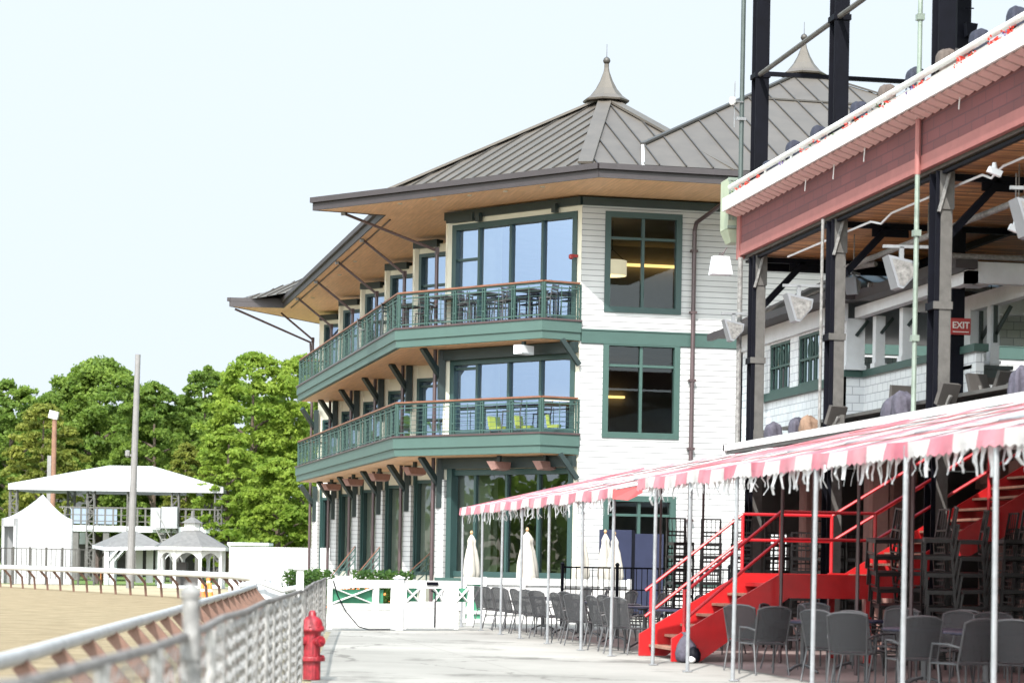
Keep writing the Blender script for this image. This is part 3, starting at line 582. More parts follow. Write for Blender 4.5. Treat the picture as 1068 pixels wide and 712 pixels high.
# ================================================================== grandstand (world axes; its front line is x = 13)
GS = thing("grandstand", "red shingled open grandstand on riveted grey steel columns with timber ceiling", "grandstand", (13.1, 46.5, 0), 0, world=True)
XC = 13.12
for y in (45.6,40.45,35.1,29.9,24.6):
    q = MB()
    q.box(XC-.045,XC+.15,y-.17,y-.145,0,7.86)
    q.box(XC-.15,XC+.17,y-.195,y-.171,5.66,5.78); q.box(XC-.07,XC+.17,y-.195,y-.171,7.25,7.86); q.box(XC-.06,XC+.17,y-.195,y-.171,3.9,4.3)
    for z in np.arange(4.2,7.8,.4):
        for e in (-.02,.12): q.box(XC+e-.013,XC+e+.013,y-.178,y-.169,z,z+.026)
    co = q.build("column", grey_st, GS)
    b = MB(); b.box(XC-.12,XC+.14,y+.145,y+.17,0,7.86); b.box(XC-.125,XC-.05,y-.168,y-.148,0,7.86); b.box(XC-.012,XC+.012,y-.144,y+.144,0,7.86); b.box(XC-.15,XC+.17,y-.15,y+.19,5.66,5.78); b.build("column_web", black, co)
    b = MB(); b.bar((XC-.1,y-.22,7.2),(XC+.07,y-.23,7.84),.06,.04); b.build("gusset", galv_w, co)
    b = MB(); b.bar((XC+.15,y,6.85),(XC+1.0,y,7.76),.10,.12); b.prism([(XC+.7,y-.02),(XC+1.4,y-.02),(XC+1.4,y+.02),(XC+.7,y+.02)],7.6,7.84); b.build("knee_brace", black, co)
    u = MB()                                      # the same line of columns on the upper tier
    u.box(XC-.13,XC+.15,y-.16,y-.13,8.0,17.5); u.box(XC-.13,XC+.15,y+.13,y+.16,8.0,17.5); u.box(XC-.012,XC+.03,y-.129,y+.129,8.,17.5); u.box(XC-.155,XC+.175,y-.185,y+.185,11.5,11.6)
    u.build("upper_column", black, GS)
q = MB(); q.box(XC-.04,XC+.04,24,46.3,7.81,7.86); q.box(13.3,30,46.2,46.32,7.66,7.86); q.build("edge_beam", black, GS)
for y in (45.6,40.45,35.1,29.9,24.6):
    q = MB(); q.box(XC+.2,30,y-.05,y+.05,7.74,7.85); q.build("ceiling_beam", black, GS)
for x in (16.5,20,23.5): 
    q = MB(); q.box(x-.05,x+.05,20,46.2,7.74,7.86); q.build("ceiling_beam", black, GS)
q = MB(); q.box(XC+.05,30,8,46.4,7.87,7.9); q.build("ceiling", ceil_wood, GS)
q = MB(); q.box(XC-.05,30,8,46.45,7.91,8.12); q.build("upper_floor", grey_st, GS)
q = MB(); q.box(12.98,13.04,8,46.5,8.20,8.86); q.box(12.98,30,46.44,46.5,8.2,8.86); q.build("shingle_band", shingle_red, GS)
q = MB(); q.box(12.955,13.05,8,46.52,7.96,8.2); q.box(12.94,13.06,46.3,46.53,7.9,8.86); q.build("band_trim", pink, GS)
# flower trough along the upper tier with its sloping slats, top rail and flowers
q = MB(); q.box(12.66,12.86,8,46.55,8.93,9.14); q.box(12.63,12.68,8,46.57,8.90,9.17); tro = q.build("flower_trough", white, GS)
for y in np.arange(29.5,46.5,.36): q = MB(); q.bar((12.69,y,8.90),(12.97,y-.03,8.80),.31,.035); q.build("slat", slat_p, tro)
q = MB()
for y,l in ((41.7,.28),(40.0,.33),(38.3,.3),(33.8,.25)): q.path([(12.93,y,8.86),(12.925,y+.02,8.86-l*.6),(12.90,y-.03,8.86-l)],.012,5)
q.build("drip_cord", white, tro)
q = MB(); q.tube((12.78,8,9.40),(12.78,46.5,9.40),.055,10); q.bar((12.9,8,9.3),(12.9,46.5,9.3),.05,.1)
for y in np.arange(9,46.5,1.75): q.tube((12.8,y,9.12),(12.8,y,9.38),.025,6)
q.build("top_rail", white, GS)
def blooms(name, centres, M, r=.035, n=16):
    q = MB()
    for (x,y,z,s) in centres:
        for i in range(n):
            c = Vector((x,y,z))+Vector((random.gauss(0,.05),random.gauss(0,s),random.gauss(.0,.035)))
            for k in range(5):
                a = Vector((random.uniform(-1,1),random.uniform(-1,1),random.uniform(-1,1))).normalized(); b = a.cross(Vector((.3,.5,.8))).normalized(); q.poly([c+a*r*.2,c+a*r+b*r*.5,c+a*r*1.3,c+a*r-b*r*.5])
    return q.build(name, M, tro)
bl = [(12.74,45.6,9.2,.16),(12.74,44.9,9.2,.12),(12.74,44.2,9.19,.1),(12.74,41,9.2,.1),(12.74,40.2,9.21,.08),(12.74,38.6,9.2,.12),(12.74,37.9,9.2,.12),(12.74,36.5,9.2,.08),(12.74,35.0,9.21,.16),(12.74,33.3,9.2,.16),(12.74,32.9,9.2,.14),(12.74,31.9,9.21,.1),(12.74,31.2,9.2,.1)]
blooms("flowers", bl, flower); blooms("flowers", [(12.74,42.4,9.2,.09),(12.74,35.4,9.21,.06),(12.74,31.4,9.2,.05)], flower_v, n=8)
blooms("flower_leaves", [(12.74,y,9.17,.22) for y in np.arange(29,46,1.3)], fol_h, .03, 4)
# upper tier: pipes, brace, tie, roof high over the seats (out of the picture, it shades the black columns)
q = MB(); q.tube((12.93,46.25,8.9),(12.93,46.25,17),.05,8); q.build("standpipe", pipe_dk, GS)
q = MB(); q.tube((12.915,35.6,3.9),(12.915,35.6,7.9),.042,8); q.tube((12.915,35.6,8.8),(12.915,35.6,17),.042,8)
for z in (5.2,6.9,10.4): q.box(12.855,12.975,35.54,35.66,z,z+.1)
q.build("standpipe", pipe_gr, GS)
q = MB(); q.tube((12.915,35.6,7.9),(12.915,35.6,8.8),.05,8); q.build("standpipe", pink, GS)
q = MB(); q.tube((12.93,46.15,3.9),(12.93,46.15,7.9),.055,8); q.build('conduit', galv_w, GS); q = MB(); q.tube((12.93,40.62,4.0),(12.93,40.62,7.9),.03,8); q.build("conduit", galv_w, GS)
q = MB(); q.tube((XC-.05,45.6,11.55),(XC-.05,24,11.55),.05,8); q.build("long_pipe", grey_st, GS)
q = MB(); q.box(XC+.1,19,45.5,45.6,11.56,11.64); q.build("tie_beam", black, GS)
q = MB(); q.box(11.7,34,4,46.6,17.5,17.8); q.build("grandstand_roof", grey_st, GS)
q = MB(); xb = onY(1005,40,38.9).x; q.box(xb-.12,xb+.12,38.9,39.15,8.1,17.5); q.build("upper_column", black, GS)
# second tier floor and its white parapet
q = MB(); q.box(12.95,30,8,33.9,3.62,3.82); q.box(12.95,30,37.9,46.4,3.62,3.82); q.box(17,30,33.9,37.9,3.62,3.82); q.build("tier_floor", patio_m, GS)
q = MB(); q.box(12.72,12.9,8,46.5,3.90,4.03); q.box(12.72,30,46.4,46.52,3.7,4.03); q.build("parapet", white, GS)
q = MB(); q.box(12.74,12.9,8,46.3,3.83,3.895); q.build("drip_edge", grey_st, GS)
q = MB(); q.box(13.5,14.1,20,45,4.28,4.34); q.box(13.55,14.05,20,45,4.1,4.14)
for y in np.arange(21,45,2): q.box(13.75,13.81,y,y+.06,3.83,4.28)
q.build("counter", grey_st, GS)
q = MB(); q.tube((14.0,42.7,7.28),(14.0,22,7.28),.055,8); q.tube((14.0,42.7,7.28),(14.4,41.9,7.3),.05,8)
for y in (42,38,34,30): q.tube((14.0,y,7.3),(14.0,y,7.86),.012,5)
q.build("overhead_pipe", galv_w, GS)
q = MB(); q.path([(13.3,44,7.66),(13.3,39,7.64),(13.35,38.6,7.55),(13.4,38.2,7.68),(13.4,34,7.66),(13.42,33.7,7.56),(13.45,33.3,7.68),(13.45,26,7.66)],.02,6); q.build("conduit", whitegrey, GS)
# deeper in the second tier
q = MB(); q.box(15.25,15.5,40.1,40.35,3.82,7.7); q.build("post", black, GS)
for x,y,wd in ((16.5,43.4,.16),(16.6,42.3,.42),(16.5,41.2,.18),(18.3,43.5,.3),(18.5,40.0,.3)):
    q = MB(); q.box(x-wd/2,x+wd/2,y-wd/2,y+wd/2,3.82,6.55); q.box(x-wd/2-.03,x+wd/2+.03,y-wd/2-.03,y+wd/2+.03,5.4,5.46); q.build("post", whitegrey, GS)
    q = MB(); q.bar((x,y-wd/2-.02,5.95),(x+.3,y-wd/2-.02,6.5),.05,.07); q.bar((x,y-wd/2-.02,5.8),(x,y-wd/2-.02,6.5),.07,.05); q.build("post_bracket", green_d, GS)
q = MB(); q.box(15.6,26,42.9,43.1,6.55,6.85); q.box(16.4,16.6,30,43,6.5,6.8); q.box(15.55,16.0,40.2,40.7,6.75,7.1); q.box(15.6,26,40.3,40.5,6.95,7.2); q.build("cross_beam", whitegrey, GS)
q = MB()
for y in (43.5,42,39): q.tube((14.8,y,7.1),(28,y-.4,7.1),.05,8)
q.build("overhead_pipe", galv_w, GS)
q = MB(); q.wall((17.5,46.3),(26,46.3),3.82,7.5,[(.6,2.2,4.9,6.3),(2.8,4.4,4.9,6.3),(5,7,4.9,6.3)],.15); q.build("back_wall", siding2, GS)
# ground tier behind the stairs
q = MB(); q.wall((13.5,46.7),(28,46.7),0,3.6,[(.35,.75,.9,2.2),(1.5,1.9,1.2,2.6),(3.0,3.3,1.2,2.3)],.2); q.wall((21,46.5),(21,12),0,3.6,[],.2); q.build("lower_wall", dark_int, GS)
for x,y,r in ((14.3,45.4,.2),(15.9,44.6,.24),(17.2,42.5,.22),(18.2,45.2,.25),(16.4,39.2,.2),(14.0,40.45,.2),(18.6,38.0,.2)):
    q = MB(); q.cbox((x,y,0),r*2,r*2,3.6,0,.05); q.cbox((x,y,0),r*2+.12,r*2+.12,.5,0,.04); q.cbox((x,y,3.2),r*2+.14,r*2+.14,.3,0,.04); q.build("pillar", pinkbrown, GS)
q = MB(); q.box(18.9,20.6,44.5,45.2,0,2.1); q.box(17.9,18.9,44.2,44.7,0,1.1); q.build("bar_counter", dark_int, GS)

# --- things hung on and standing on the grandstand
def word(txt, M, size, parent, loc, rot, ext=.004):
    cu = bpy.data.curves.new(txt, 'FONT'); cu.body = txt; cu.size = size; cu.extrude = ext; cu.align_x = 'CENTER'; cu.align_y = 'CENTER'; cu.offset = size*.018
    o = bpy.data.objects.new("lettering", cu); COL.objects.link(o)
    dg = bpy.context.evaluated_depsgraph_get(); me = bpy.data.meshes.new_from_object(o.evaluated_get(dg)); bpy.data.objects.remove(o)
    o = bpy.data.objects.new("lettering", me); COL.objects.link(o); me.materials.clear(); me.materials.append(M); o.parent = parent; o.location = loc; o.rotation_euler = rot; return o
def exit_sign(p, wd, hg, M, ML, label, bar):
    t = thing("exit_sign", label, "sign", p)
    q = MB(); q.box(-wd/2,wd/2,-.03,.03,0,hg); q.box(-wd/2-.015,wd/2+.015,-.02,.035,-.015,hg+.015); q.build("sign_board", M, t)
    wo = word("EXIT", ML, hg*.62, t, (0,-.036,hg*(.56 if bar else .5)), (math.pi/2,0,0))
    wo.scale = (wd*.9/max(wo.dimensions.x,.01),1,1)
    if bar: 
        q = MB(); q.box(-wd*.42,wd*.42,-.038,-.031,hg*.1,hg*.16); q.build("sign_rule", ML, t)
    return t
p = onY(997,348,40.0); exit_sign((p.x+.08,40.0,p.z),.36,.27,redsign,letter_w,"red exit sign with white letters on the black post inside the second tier",True)
p = onY(1003,66,38.8); exit_sign((p.x,38.8,p.z-.02),.34,.26,signgrey,letter_r,"grey exit sign with dark red letters above the flower trough",False)
p = onY(989,292,40.5)
t = thing("fire_alarm","small red fire alarm box on the black post above the exit sign","alarm",(p.x,40.5,p.z)); q = MB(); q.cbox((0,0,0),.17,.1,.22,0,.02); q.build("alarm_box", redsign, t); q = MB(); q.lathe([(.03,-.02),(.05,0),(.03,.03)],(.11,-.02,.11),8); q.build("alarm_horn", letter_w, t)
def wedge_speaker(p, lab, s=1., rz=0, lean=.35):
    """wedge loudspeaker hung from an arm; p = centre of the cabinet top"""
    t = thing("wedge_loudspeaker", lab, "loudspeaker", (p[0],p[1],p[2]-.72*s), rz, "grey wedge loudspeakers hung along the grandstand columns")
    q = MB(); pr = [(-.30*s,.62*s),(.30*s,.50*s),(.27*s,.30*s),(.0,.0),(-.10*s,.02*s)]; 
    n = len(pr); vs = [(x,-.2*s,z) for x,z in pr]+[(x*.9,.24*s,z) for x,z in pr]
    q.add(vs,[tuple(range(n)),tuple(range(2*n-1,n-1,-1))]+[(i,n+i,n+(i+1)%n,(i+1)%n) for i in range(n)]); q.build("cabinet", speaker_g, t)
    q = MB(); vs = [(x*.82+.01,-.212*s,.05*s+z*.82) for x,z in pr]; q.add(vs,[tuple(range(n))]); q.build("grille", galv_w, t)
    q = MB(); q.bar((0.02,0,.5*s),(0.02,0,.80*s),.07,.05); q.bar((-.34*s,0,.80*s),(.62*s,0,.82*s),.05,.05); q.build("hanging_arm", galv, t)
    return t
for px,py,y,lab in ((764,330,46.0,"grey wedge loudspeaker beside the farthest grandstand column, over the white siding"),(832,302,41.2,"grey wedge loudspeaker left of the middle grandstand column"),(939,262,36.2,"large grey wedge loudspeaker left of the nearest grandstand column"),(890,287,40.9,"small dim wedge loudspeaker just right of the middle grandstand column")):
    p = onY(px,py,y); wedge_speaker(p, lab, {764:.72,832:.85,939:.88,890:.5}[px], 0 if px!=890 else .9)
p = onX(1066,205,13.1)
wedge_speaker((p.x+.12,p.y,p.z+.05), "pale wedge loudspeaker hung nearest the camera at the photo's right edge", .9, 0)
p = onY(752,264,46.6)
t = thing("floodlight","white box floodlight hanging by a chain below the mint cabinet","floodlight",(p.x,46.6,p.z-.45)); t.scale = (.85,.85,.85)
q = MB(); q.add([(-.26,-.18,0),(.26,-.18,0),(.26,.2,0),(-.26,.2,0),(-.2,-.06,.45),(.2,-.06,.45),(.2,.16,.45),(-.2,.16,.45)],[(0,3,2,1),(4,5,6,7),(0,1,5,4),(1,2,6,5),(2,3,7,6),(3,0,4,7)]); q.build("housing", whitegrey, t)
q = MB(); q.add([(-.2,-.172,.06),(.2,-.172,.06),(.17,-.10,.30),(-.17,-.10,.30)],[(0,1,2,3)]); q.build("lens", lampglass, t)
q = MB()
for i in range(5): q.path([(-.04+.02*math.cos(k*math.pi/3)+.03*i,.05,.46+.06*(i%2)+.03*math.sin(k*math.pi/3)) for k in range(7)],.008,5)
q.tube((.05,.05,.5),(.16,.05,.68),.015,5); q.build("hanging_chain", bronze, t)
p = onY(765,250,46.9)
t = thing("mint_cabinet","pale green slatted equipment cabinet on the end of the upper tier","cabinet",(p.x,46.95,p.z))
q = MB(); q.box(-.2,.2,-.3,.3,.2,1.25); q.build("cabinet_body", mint_box, t)
q = MB()
for i in range(5): q.box(-.19+.08*i,-.15+.08*i,-.325,-.3,.38,1.2)
q.box(-.21,.21,-.33,-.3,.2,.26); q.box(-.21,.21,-.33,-.3,1.2,1.26); q.build("slats", pipe_gr, t)
q = MB(); q.add([(-.2,-.3,.19),(.2,-.3,.19),(.2,.3,.19),(-.2,.3,.19),(-.1,-.2,-.08),(.2,-.2,-.08),(.2,.2,-.08),(-.1,.2,-.08)],[(0,1,2,3),(7,6,5,4),(0,4,5,1),(1,5,6,2),(2,6,7,3),(3,7,4,0)]); q.build("funnel", mint_box, t)
p = onX(771.5,190,12.93)
t = thing("mast_camera","small white security camera clamped to the grandstand standpipe","camera",(12.9,46.2,11.05)); q = MB(); q.lathe([(.05,0),(.07,.04),(.07,.12),(.05,.16)],(-.2,-.05,0),10); q.build("camera_body", white, t); q = MB(); q.bar((-.15,-.05,.08),(.04,0,.08),.03,.03); q.tube((-.14,0,-.45),(-.14,0,.5),.012,5); q.box(-.1,.1,-.04,.04,-.3,-.24); q.build("mount", galv, t)
for px,py,y,lab in ((1037,180,33,"small white floodlight clipped under the timber ceiling near its front edge"),(1059,240,33.5,"twin tube work light under the timber ceiling deep at right")):
    p = onY(px,py,y); t = thing("ceiling_spotlight",lab,"spotlight",tuple(p)); q = MB(); q.bar((-.1,0,.05),(.1,-.03,-.03),.09,.09); q.lathe([(.05,0),(.03,.1)],(0,0,.05),8); q.build("lamp_body", whitegrey, t); q = MB(); q.tube((0,0,.1),(0,0,7.62-p.z),.012,5); q.build("stem", galv_w, t)
p = onY(1011,26,38.8); 
t = thing("black_loudspeaker","small black box loudspeaker hung beside the upper black post","loudspeaker",(p.x,38.75,p.z-.02)); q = MB(); q.add([(-.08,-.08,-.2),(.06,-.08,-.22),(.12,-.06,.02),(-.1,-.06,.04),(-.08,.08,-.2),(.06,.08,-.22),(.12,.08,.02),(-.1,.08,.04)],[(0,1,2,3),(7,6,5,4),(0,4,5,1),(1,5,6,2),(2,6,7,3),(3,7,4,0)]); q.build("cabinet", black, t); q = MB(); q.tube((0,0,.02),(0,0,.7),.015,6); q.tube((-.12,0,.3),(.06,0,.3),.012,6); q.build("hanger", black, t)
# draped covers
def cover(name, p, sx, sy, sz, M, lab, cat, group, seed, dent=.0, fo=1.):
    r_ = random.Random(seed); q = MB(); N, K = 30, 9; vs = []
    ph = [r_.uniform(0,6.28) for _ in range(4)]
    for k in range(K+1):
        u = k/K
        for j in range(N):
            a = 2*math.pi*j/N; ca, sa = math.cos(a), math.sin(a); e = 1/max(abs(ca), abs(sa))**.7
            fl = (1+fo*(.13*(1-.5*u)*math.sin(6*a+ph[0]+u)+.10*(1-.5*u)*math.sin(11*a+ph[1]+3*u)+.05*math.sin(3*a+ph[2]+6*u)))*float(np.interp(u,[0,.15,.7,.88,1],[.92,1,.97,.82,.35]))
            vs.append((ca*e*sx/2*fl+dent*u*sx, sa*e*sy/2*fl, sz*(u**.9)*(1+.09*fo*math.sin(2*a+ph[2])*u)+ (.04*math.sin(4*a+ph[3]) if k == 0 else 0)))
    fs = [(k*N+j,k*N+(j+1)%N,(k+1)*N+(j+1)%N,(k+1)*N+j) for k in range(K) for j in range(N)]+[tuple(range(K*N,K*N+N))]
    q.add([(x+p[0],y+p[1],z+p[2]) for x,y,z in vs], fs); return tag(q.build(name, M, None, True), lab, cat, group)
ups = [(803,176,"N"),(827,164,"N"),(853,148.5,"N"),(895,124.5,"N"),(924.5,108,"T"),(954,90,"N"),(986,71,"T"),(1020.5,51,"N"),(1060,29,"N")]
for i,(px,py,c) in enumerate(ups):
    p = onX(px,py,13.05); cover("draped_lamp",(13.05,p.y,9.42),.28,.30,(.22 if i == 0 else .34),navy_cov if c == "N" else taupe_cov,
      f"{'navy' if c=='N' else 'grey brown'} lamp cover, {NTH[i]} from the far end of the white top rail","covered lamp","cloth covered lamps along the upper rail",i,.03,.35)
    if i in (1,2,3,5,7): pass
for i,(px,py,y,M,sx,sz,lab) in enumerate(((806,453,45.1,mauve_cov,.30,.34,"mauve dust cover hooded over a terrace seat at the far end of the parapet"),(829,449,43.9,mauve_cov,.26,.34,"mauve dust cover with a tan cover tucked right beside it on the parapet"),(843,448,43.4,tan_cov,.32,.33,"tan brown dust cover slumped on the white parapet"),(929,432,38.1,mauve_cov,.30,.38,"mauve dust cover bunched left of a grey screen on the parapet"),(941,430,37.6,mauve_cov,.34,.42,"wider mauve dust cover half hiding a black screen behind it"),(1062,411,31.6,mauve_cov,.30,.44,"mauve dust cover at the right edge of the photo on the near parapet"))):
    p = onX(px,py,13.2); cover("dust_cover",(13.22,p.y,4.05),sx,.34,sz,M,lab,"dust cover","dust covers over the terrace seats",20+i,.06 if i%2 else -.05)
def screen(p, lab, rz, lean, wd=.42, hg=.33):
    t = thing("terrace_screen", lab, "screen", p, rz, "small tilted screens along the parapet")
    q = MB(); q.bar((0,0,.06),(lean*hg,0,.06+hg),wd,.07,(1,0,0)); q.build("screen_case", dark_int, t)
    q = MB(); q.bar((-.042,0,.09),(lean*hg-.042,0,.03+hg),wd*.86,.006,(1,0,0)); q.build("display", black, t)
    q = MB(); q.box(-.06,.1,-.08,.08,0,.05); q.bar((.03,0,.03),(lean*.2+.05,0,.2),.05,.04); q.build("stand", galv_w, t); return t
for px,py,x,lab,rz,ln in ((869,442,13.1,"tilted grey terrace screen at the foot of the middle column",-1.1,.4),(985,418,13.1,"tilted grey terrace screen at the foot of the nearest column",-1.1,.4),(938,425,13.8,"black terrace screen standing behind the mauve cover",-1.3,.1),(1022,400,14.2,"black terrace screen facing away beside two white bottles",-1.2,-.3),(1046,396,14.4,"larger black terrace screen deepest at right of the second tier",-1.3,.5)):
    p = onX(px,py,x); screen((x,p.y,4.06 if x < 13.3 else 4.35), lab, rz, ln)
for i,(px,py) in enumerate(((1034,398),(1040,397))):
    p = onX(px,py,14.3); t = thing("white_bottle",("white pump bottle on the terrace counter, left one of two","white pump bottle on the terrace counter, right one of two")[i],"bottle",(14.3,p.y,4.35),0,"white pump bottles"); q = MB(); q.lathe([(.035,0),(.04,.02),(.04,.13),(.015,.16),(.015,.18)],(0,0,0),10); q.build("bottle_body", white, t, True); q = MB(); q.bar((-.03,0,.19),(.02,0,.19),.02,.02); q.build("pump", white, t)
p = onX(1026,400,15.4); t = thing("host_stand","dark green panelled host stand behind the terrace screens","cabinet",(15.9,40.0,3.82)); 
q = MB(); q.box(-.35,.35,-.25,.25,0,1.35); q.build("stand_body", green_d, t); q = MB(); q.box(-.4,.4,-.3,.3,1.351,1.42); q.build("stand_top", green_d, t); q = MB(); q.box(-.27,.27,-.265,-.252,.2,1.2); q.build("panel", dark_int, t)
p = onY(1033,352,42.5); t = thing("pendant_lantern","small black glazed lantern hanging behind the white posts","lantern",(p.x,42.5,p.z)); q = MB()
for a in range(6): q.bar((.1*math.cos(a*1.047),.1*math.sin(a*1.047),.32),(.05*math.cos(a*1.047),.05*math.sin(a*1.047),0),.015,.015)
q.lathe([(.11,.32),(.12,.34),(.03,.42)],(0,0,0),6); q.tube((0,0,.4),(0,0,1.2),.01,5); q.build("lantern_frame", black, t); q = MB(); q.lathe([(.04,.01),(.09,.31)],(0,0,0),6); q.build("lantern_glass", lampglass, t)

# ================================================================== low pavilion beside the far end of the grandstand
PV = thing("pavilion", "small white shingled pavilion with grey hipped roof and open porch behind the columns", "pavilion", (15, 46.7, 0), 0, world=True)
q = MB(); q.wall((14.96,53.2),(14.96,45.7),3.82,6.6,[(.55,1.75,4.6,6.4),(2.4,4.0,5.47,6.56),(4.6,6.2,5.47,6.56)],.15); q.wall((14.96,45.7),(15.5,45.7),3.82,5.5,[],.15); q.wall((21,53.2),(14.96,53.2),3.82,6.6,[],.15); q.build("shingle_wall", siding2, PV)
q = MB(); q.wall((15.5,45.7),(15.5,39.5),3.83,5.46,[],.15); q.build("porch_parapet", siding2, PV)
q = MB(); q.box(15.42,15.7,39.4,45.6,5.46,5.60); q.box(14.88,15.7,45.61,45.85,5.46,5.60); q.box(14.87,14.96,45.86,51.2,5.28,5.46); q.build("sill_band", green, PV)
for y0,y1 in ((49.2,50.8),(47.0,48.6)):
    q = MB()
    for y in np.linspace(y0+.04,y1-.04,5): q.box(14.98,15.03,y-.025,y+.025,5.48,6.55)
    for z in (5.48,6.0,6.5): q.box(14.975,15.035,y0,y1,z,z+.05)
    q.path([(15.0,(y0+y1)/2+.18*math.cos(a),6.2+.22*math.sin(a)) for a in np.linspace(0,6.28,14)],.02,5); f = q.build("lattice_window", green, PV)
    q = MB(); q.poly([(15.05,y0,5.47),(15.05,y1,5.47),(15.05,y1,6.56),(15.05,y0,6.56)]); q.build("pane", glass_b, f)
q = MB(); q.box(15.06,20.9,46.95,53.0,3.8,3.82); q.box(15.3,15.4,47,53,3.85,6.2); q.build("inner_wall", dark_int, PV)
q = MB(); q.box(14.86,15.06,45.5,53.2,6.6,6.96); q.box(15.2,15.4,39.2,45.49,6.66,6.88); q.box(15.2,20,39.2,39.4,6.66,7.04); q.build("fascia_beam", whitegrey, PV)
for y,wd in ((45.75,.40),(45.0,.2),(43.4,.2),(41.3,.2)):
    q = MB(); x = 15.25 if y > 45.5 else 15.56; q.box(x-wd/2,x+wd/2,y-wd/2,y+wd/2,5.6,6.66); q.box(x-wd/2-.03,x+wd/2+.03,y-wd/2-.03,y+wd/2+.03,5.6,5.7); q.build("porch_post", whitegrey, PV)
    q = MB(); q.bar((x,y-wd/2-.03,6.3),(x+.25,y-wd/2-.03,6.62),.05,.06); q.build("post_bracket", green_d, PV)
q = MB(); facet(q,[(14.4,53.7,7.02),(14.4,44.6,7.02),(16.9,48.9,8.35),(16.9,50.6,8.35)],sp=.5); facet(q,[(14.4,44.6,7.02),(20,44.6,7.02),(16.9,48.9,8.35)],sp=.5); facet(q,[(20,44.6,7.02),(20,53.7,7.02),(16.9,50.6,8.35),(16.9,48.9,8.35)],sp=.5); facet(q,[(20,53.7,7.02),(14.4,53.7,7.02),(16.9,50.6,8.35)],sp=.5)
pr = q.build("hip_roof",[roof_m,roof_d],PV)
q = MB(); q.bar((14.4,44.6,7.06),(16.9,48.9,8.39),.14,.05); q.bar((14.4,53.7,7.06),(16.9,50.6,8.39),.14,.05); q.box(14.45,20,44.65,53.65,6.97,7.01); q.box(14.27,14.39,44.5,53.8,6.92,7.08); q.box(14.4,20,44.48,44.59,6.92,7.08); q.build("roof_edge", gutter, pr)
q = MB(); q.bar((15.05,44.4,6.99),(15.1,39.0,6.99),.42,.2); q.build("porch_gutter", gutter, PV)
q = MB(); q.tube((14.8,50.95,0.2),(14.8,50.95,6.5),.055,8); q.build("downspout", bronze, PV)

# ================================================================== striped awnings on their posts
def awning(y0, y1, zf, zb, lab, posts, inner, seed):
    AW = thing("striped_awning", lab, "awning", (8.25, (y0+y1)/2, 0), 0, world=True); r_ = random.Random(seed)
    xs = np.linspace(8.22, 12.68, 8); n = int((y1-y0)/.32); ys = np.linspace(y0, y1, n+1)
    q = MB(); vs = []; ph = r_.uniform(0,6)
    for y in ys:
        for i,x in enumerate(xs):
            u = i/7; sag = -.05*math.sin(math.pi*((u*2)%1))*(1+.4*math.sin(y*2.1+ph)); vs.append((x,y,zf+(zb-zf)*u+sag+.018*math.sin(y*2.4+u*3+ph)*(1 if 0<i<7 else .6)))
    q.add(vs,[(a*8+i,a*8+i+1,(a+1)*8+i+1,(a+1)*8+i) for a in range(n) for i in range(7)]); q.build("canopy", awn, AW, True)
    q = MB(); m_ = int((y1-y0)/.085)
    def edge(P, k, z0f):
        vs = []
        for j in range(k+1):
            p, zt = P(j/k); wob = .02*math.sin(j*.37)+.012*math.sin(j*1.1); vs += [(p[0],p[1],zt+.01),(p[0]-.015+wob*.6,p[1],zt-.095),(p[0]-.02+wob,p[1],zt-(.18 if j%2 else .15)+.012*math.sin(j*.23))]
        q.add(vs,[(3*j+a,3*j+1+a,3*j+4+a,3*j+3+a) for j in range(k) for a in (0,1)])
    edge(lambda u: ((8.2,y0+(y1-y0)*u), zf+.012*math.sin((y0+(y1-y0)*u)*2.4+ph)), m_, zf)
    edge(lambda u: ((8.2+4.4*u,y1+.02), zf+(zb-zf)*u), 40, zf); edge(lambda u: ((8.2+.5*u,y0-.0), zf+(zb-zf)*u*.11), 8, zf)
    q.build("valance", awn, AW)
    q = MB(); y = y0+.1
    while y < y1-.1:
        ln = r_.uniform(.17,.30); wd = r_.uniform(.05,.11); tw = r_.gauss(0,.035); xx = 8.26+r_.gauss(0,.04)
        pts = [Vector((xx+r_.gauss(0,.008)*k,y+tw*k/3+r_.gauss(0,.0015),zf-.13-ln*k/3)) for k in range(4)]; dv = Vector((r_.uniform(-.25,.25),1,0)).normalized()*wd/2
        vv = [p for k in range(4) for p in (pts[k]-dv*(1-.12*k),pts[k]+dv*(1-.12*k))]; o_ = len(q.v); q.add(vv,[(0,1,3,2),(2,3,5,4),(4,5,7,6)])
        if o_: q.f.append((last,o_,o_+2,last+2)) if False else q.f.append((last,o_,o_+2)); q.mi += [0] if o_ else []
        last = o_+1
        y += r_.uniform(.10,.24)
    q.build("fringe", fringe_m, AW)
    q = MB()
    for x,dz in ((8.24,-.02),(9.9,.0),(12.6,.0)): q.tube((x,y0+.02,zf+(zb-zf)*(x-8.22)/4.46+dz-.03),(x,y1-.02,zf+(zb-zf)*(x-8.22)/4.46+dz-.03),.022,6)
    yy = y0+.3
    while yy < y1: q.tube((8.25,yy,zf-.03),(12.6,yy,zb-.03),.02,6); yy += 2.7
    q.build("frame_tube", galv, AW)
    q = MB()
    for x in (9.0,10.7,11.6): q.tube((x,y0+.02,zf+(zb-zf)*(x-8.22)/4.46+.012),(x,y1-.02,zf+(zb-zf)*(x-8.22)/4.46+.012),.007,6)
    q.build("welt", pink, AW)
    for x,y in posts:
        q = MB(); q.tube((x+r_.gauss(0,.012),y,0),(x,y,zf-.03),.028,9); q.cbox((x,y,0),.13,.13,.012,0,.02); q.build("post", galv, AW)
    for x,y in inner:
        q = MB(); q.tube((x,y,0),(x,y,zf+(zb-zf)*(x-8.22)/4.46-.04),.028,8); q.build("inner_post", bronze if y > 28 else galv_w, AW)
    return AW
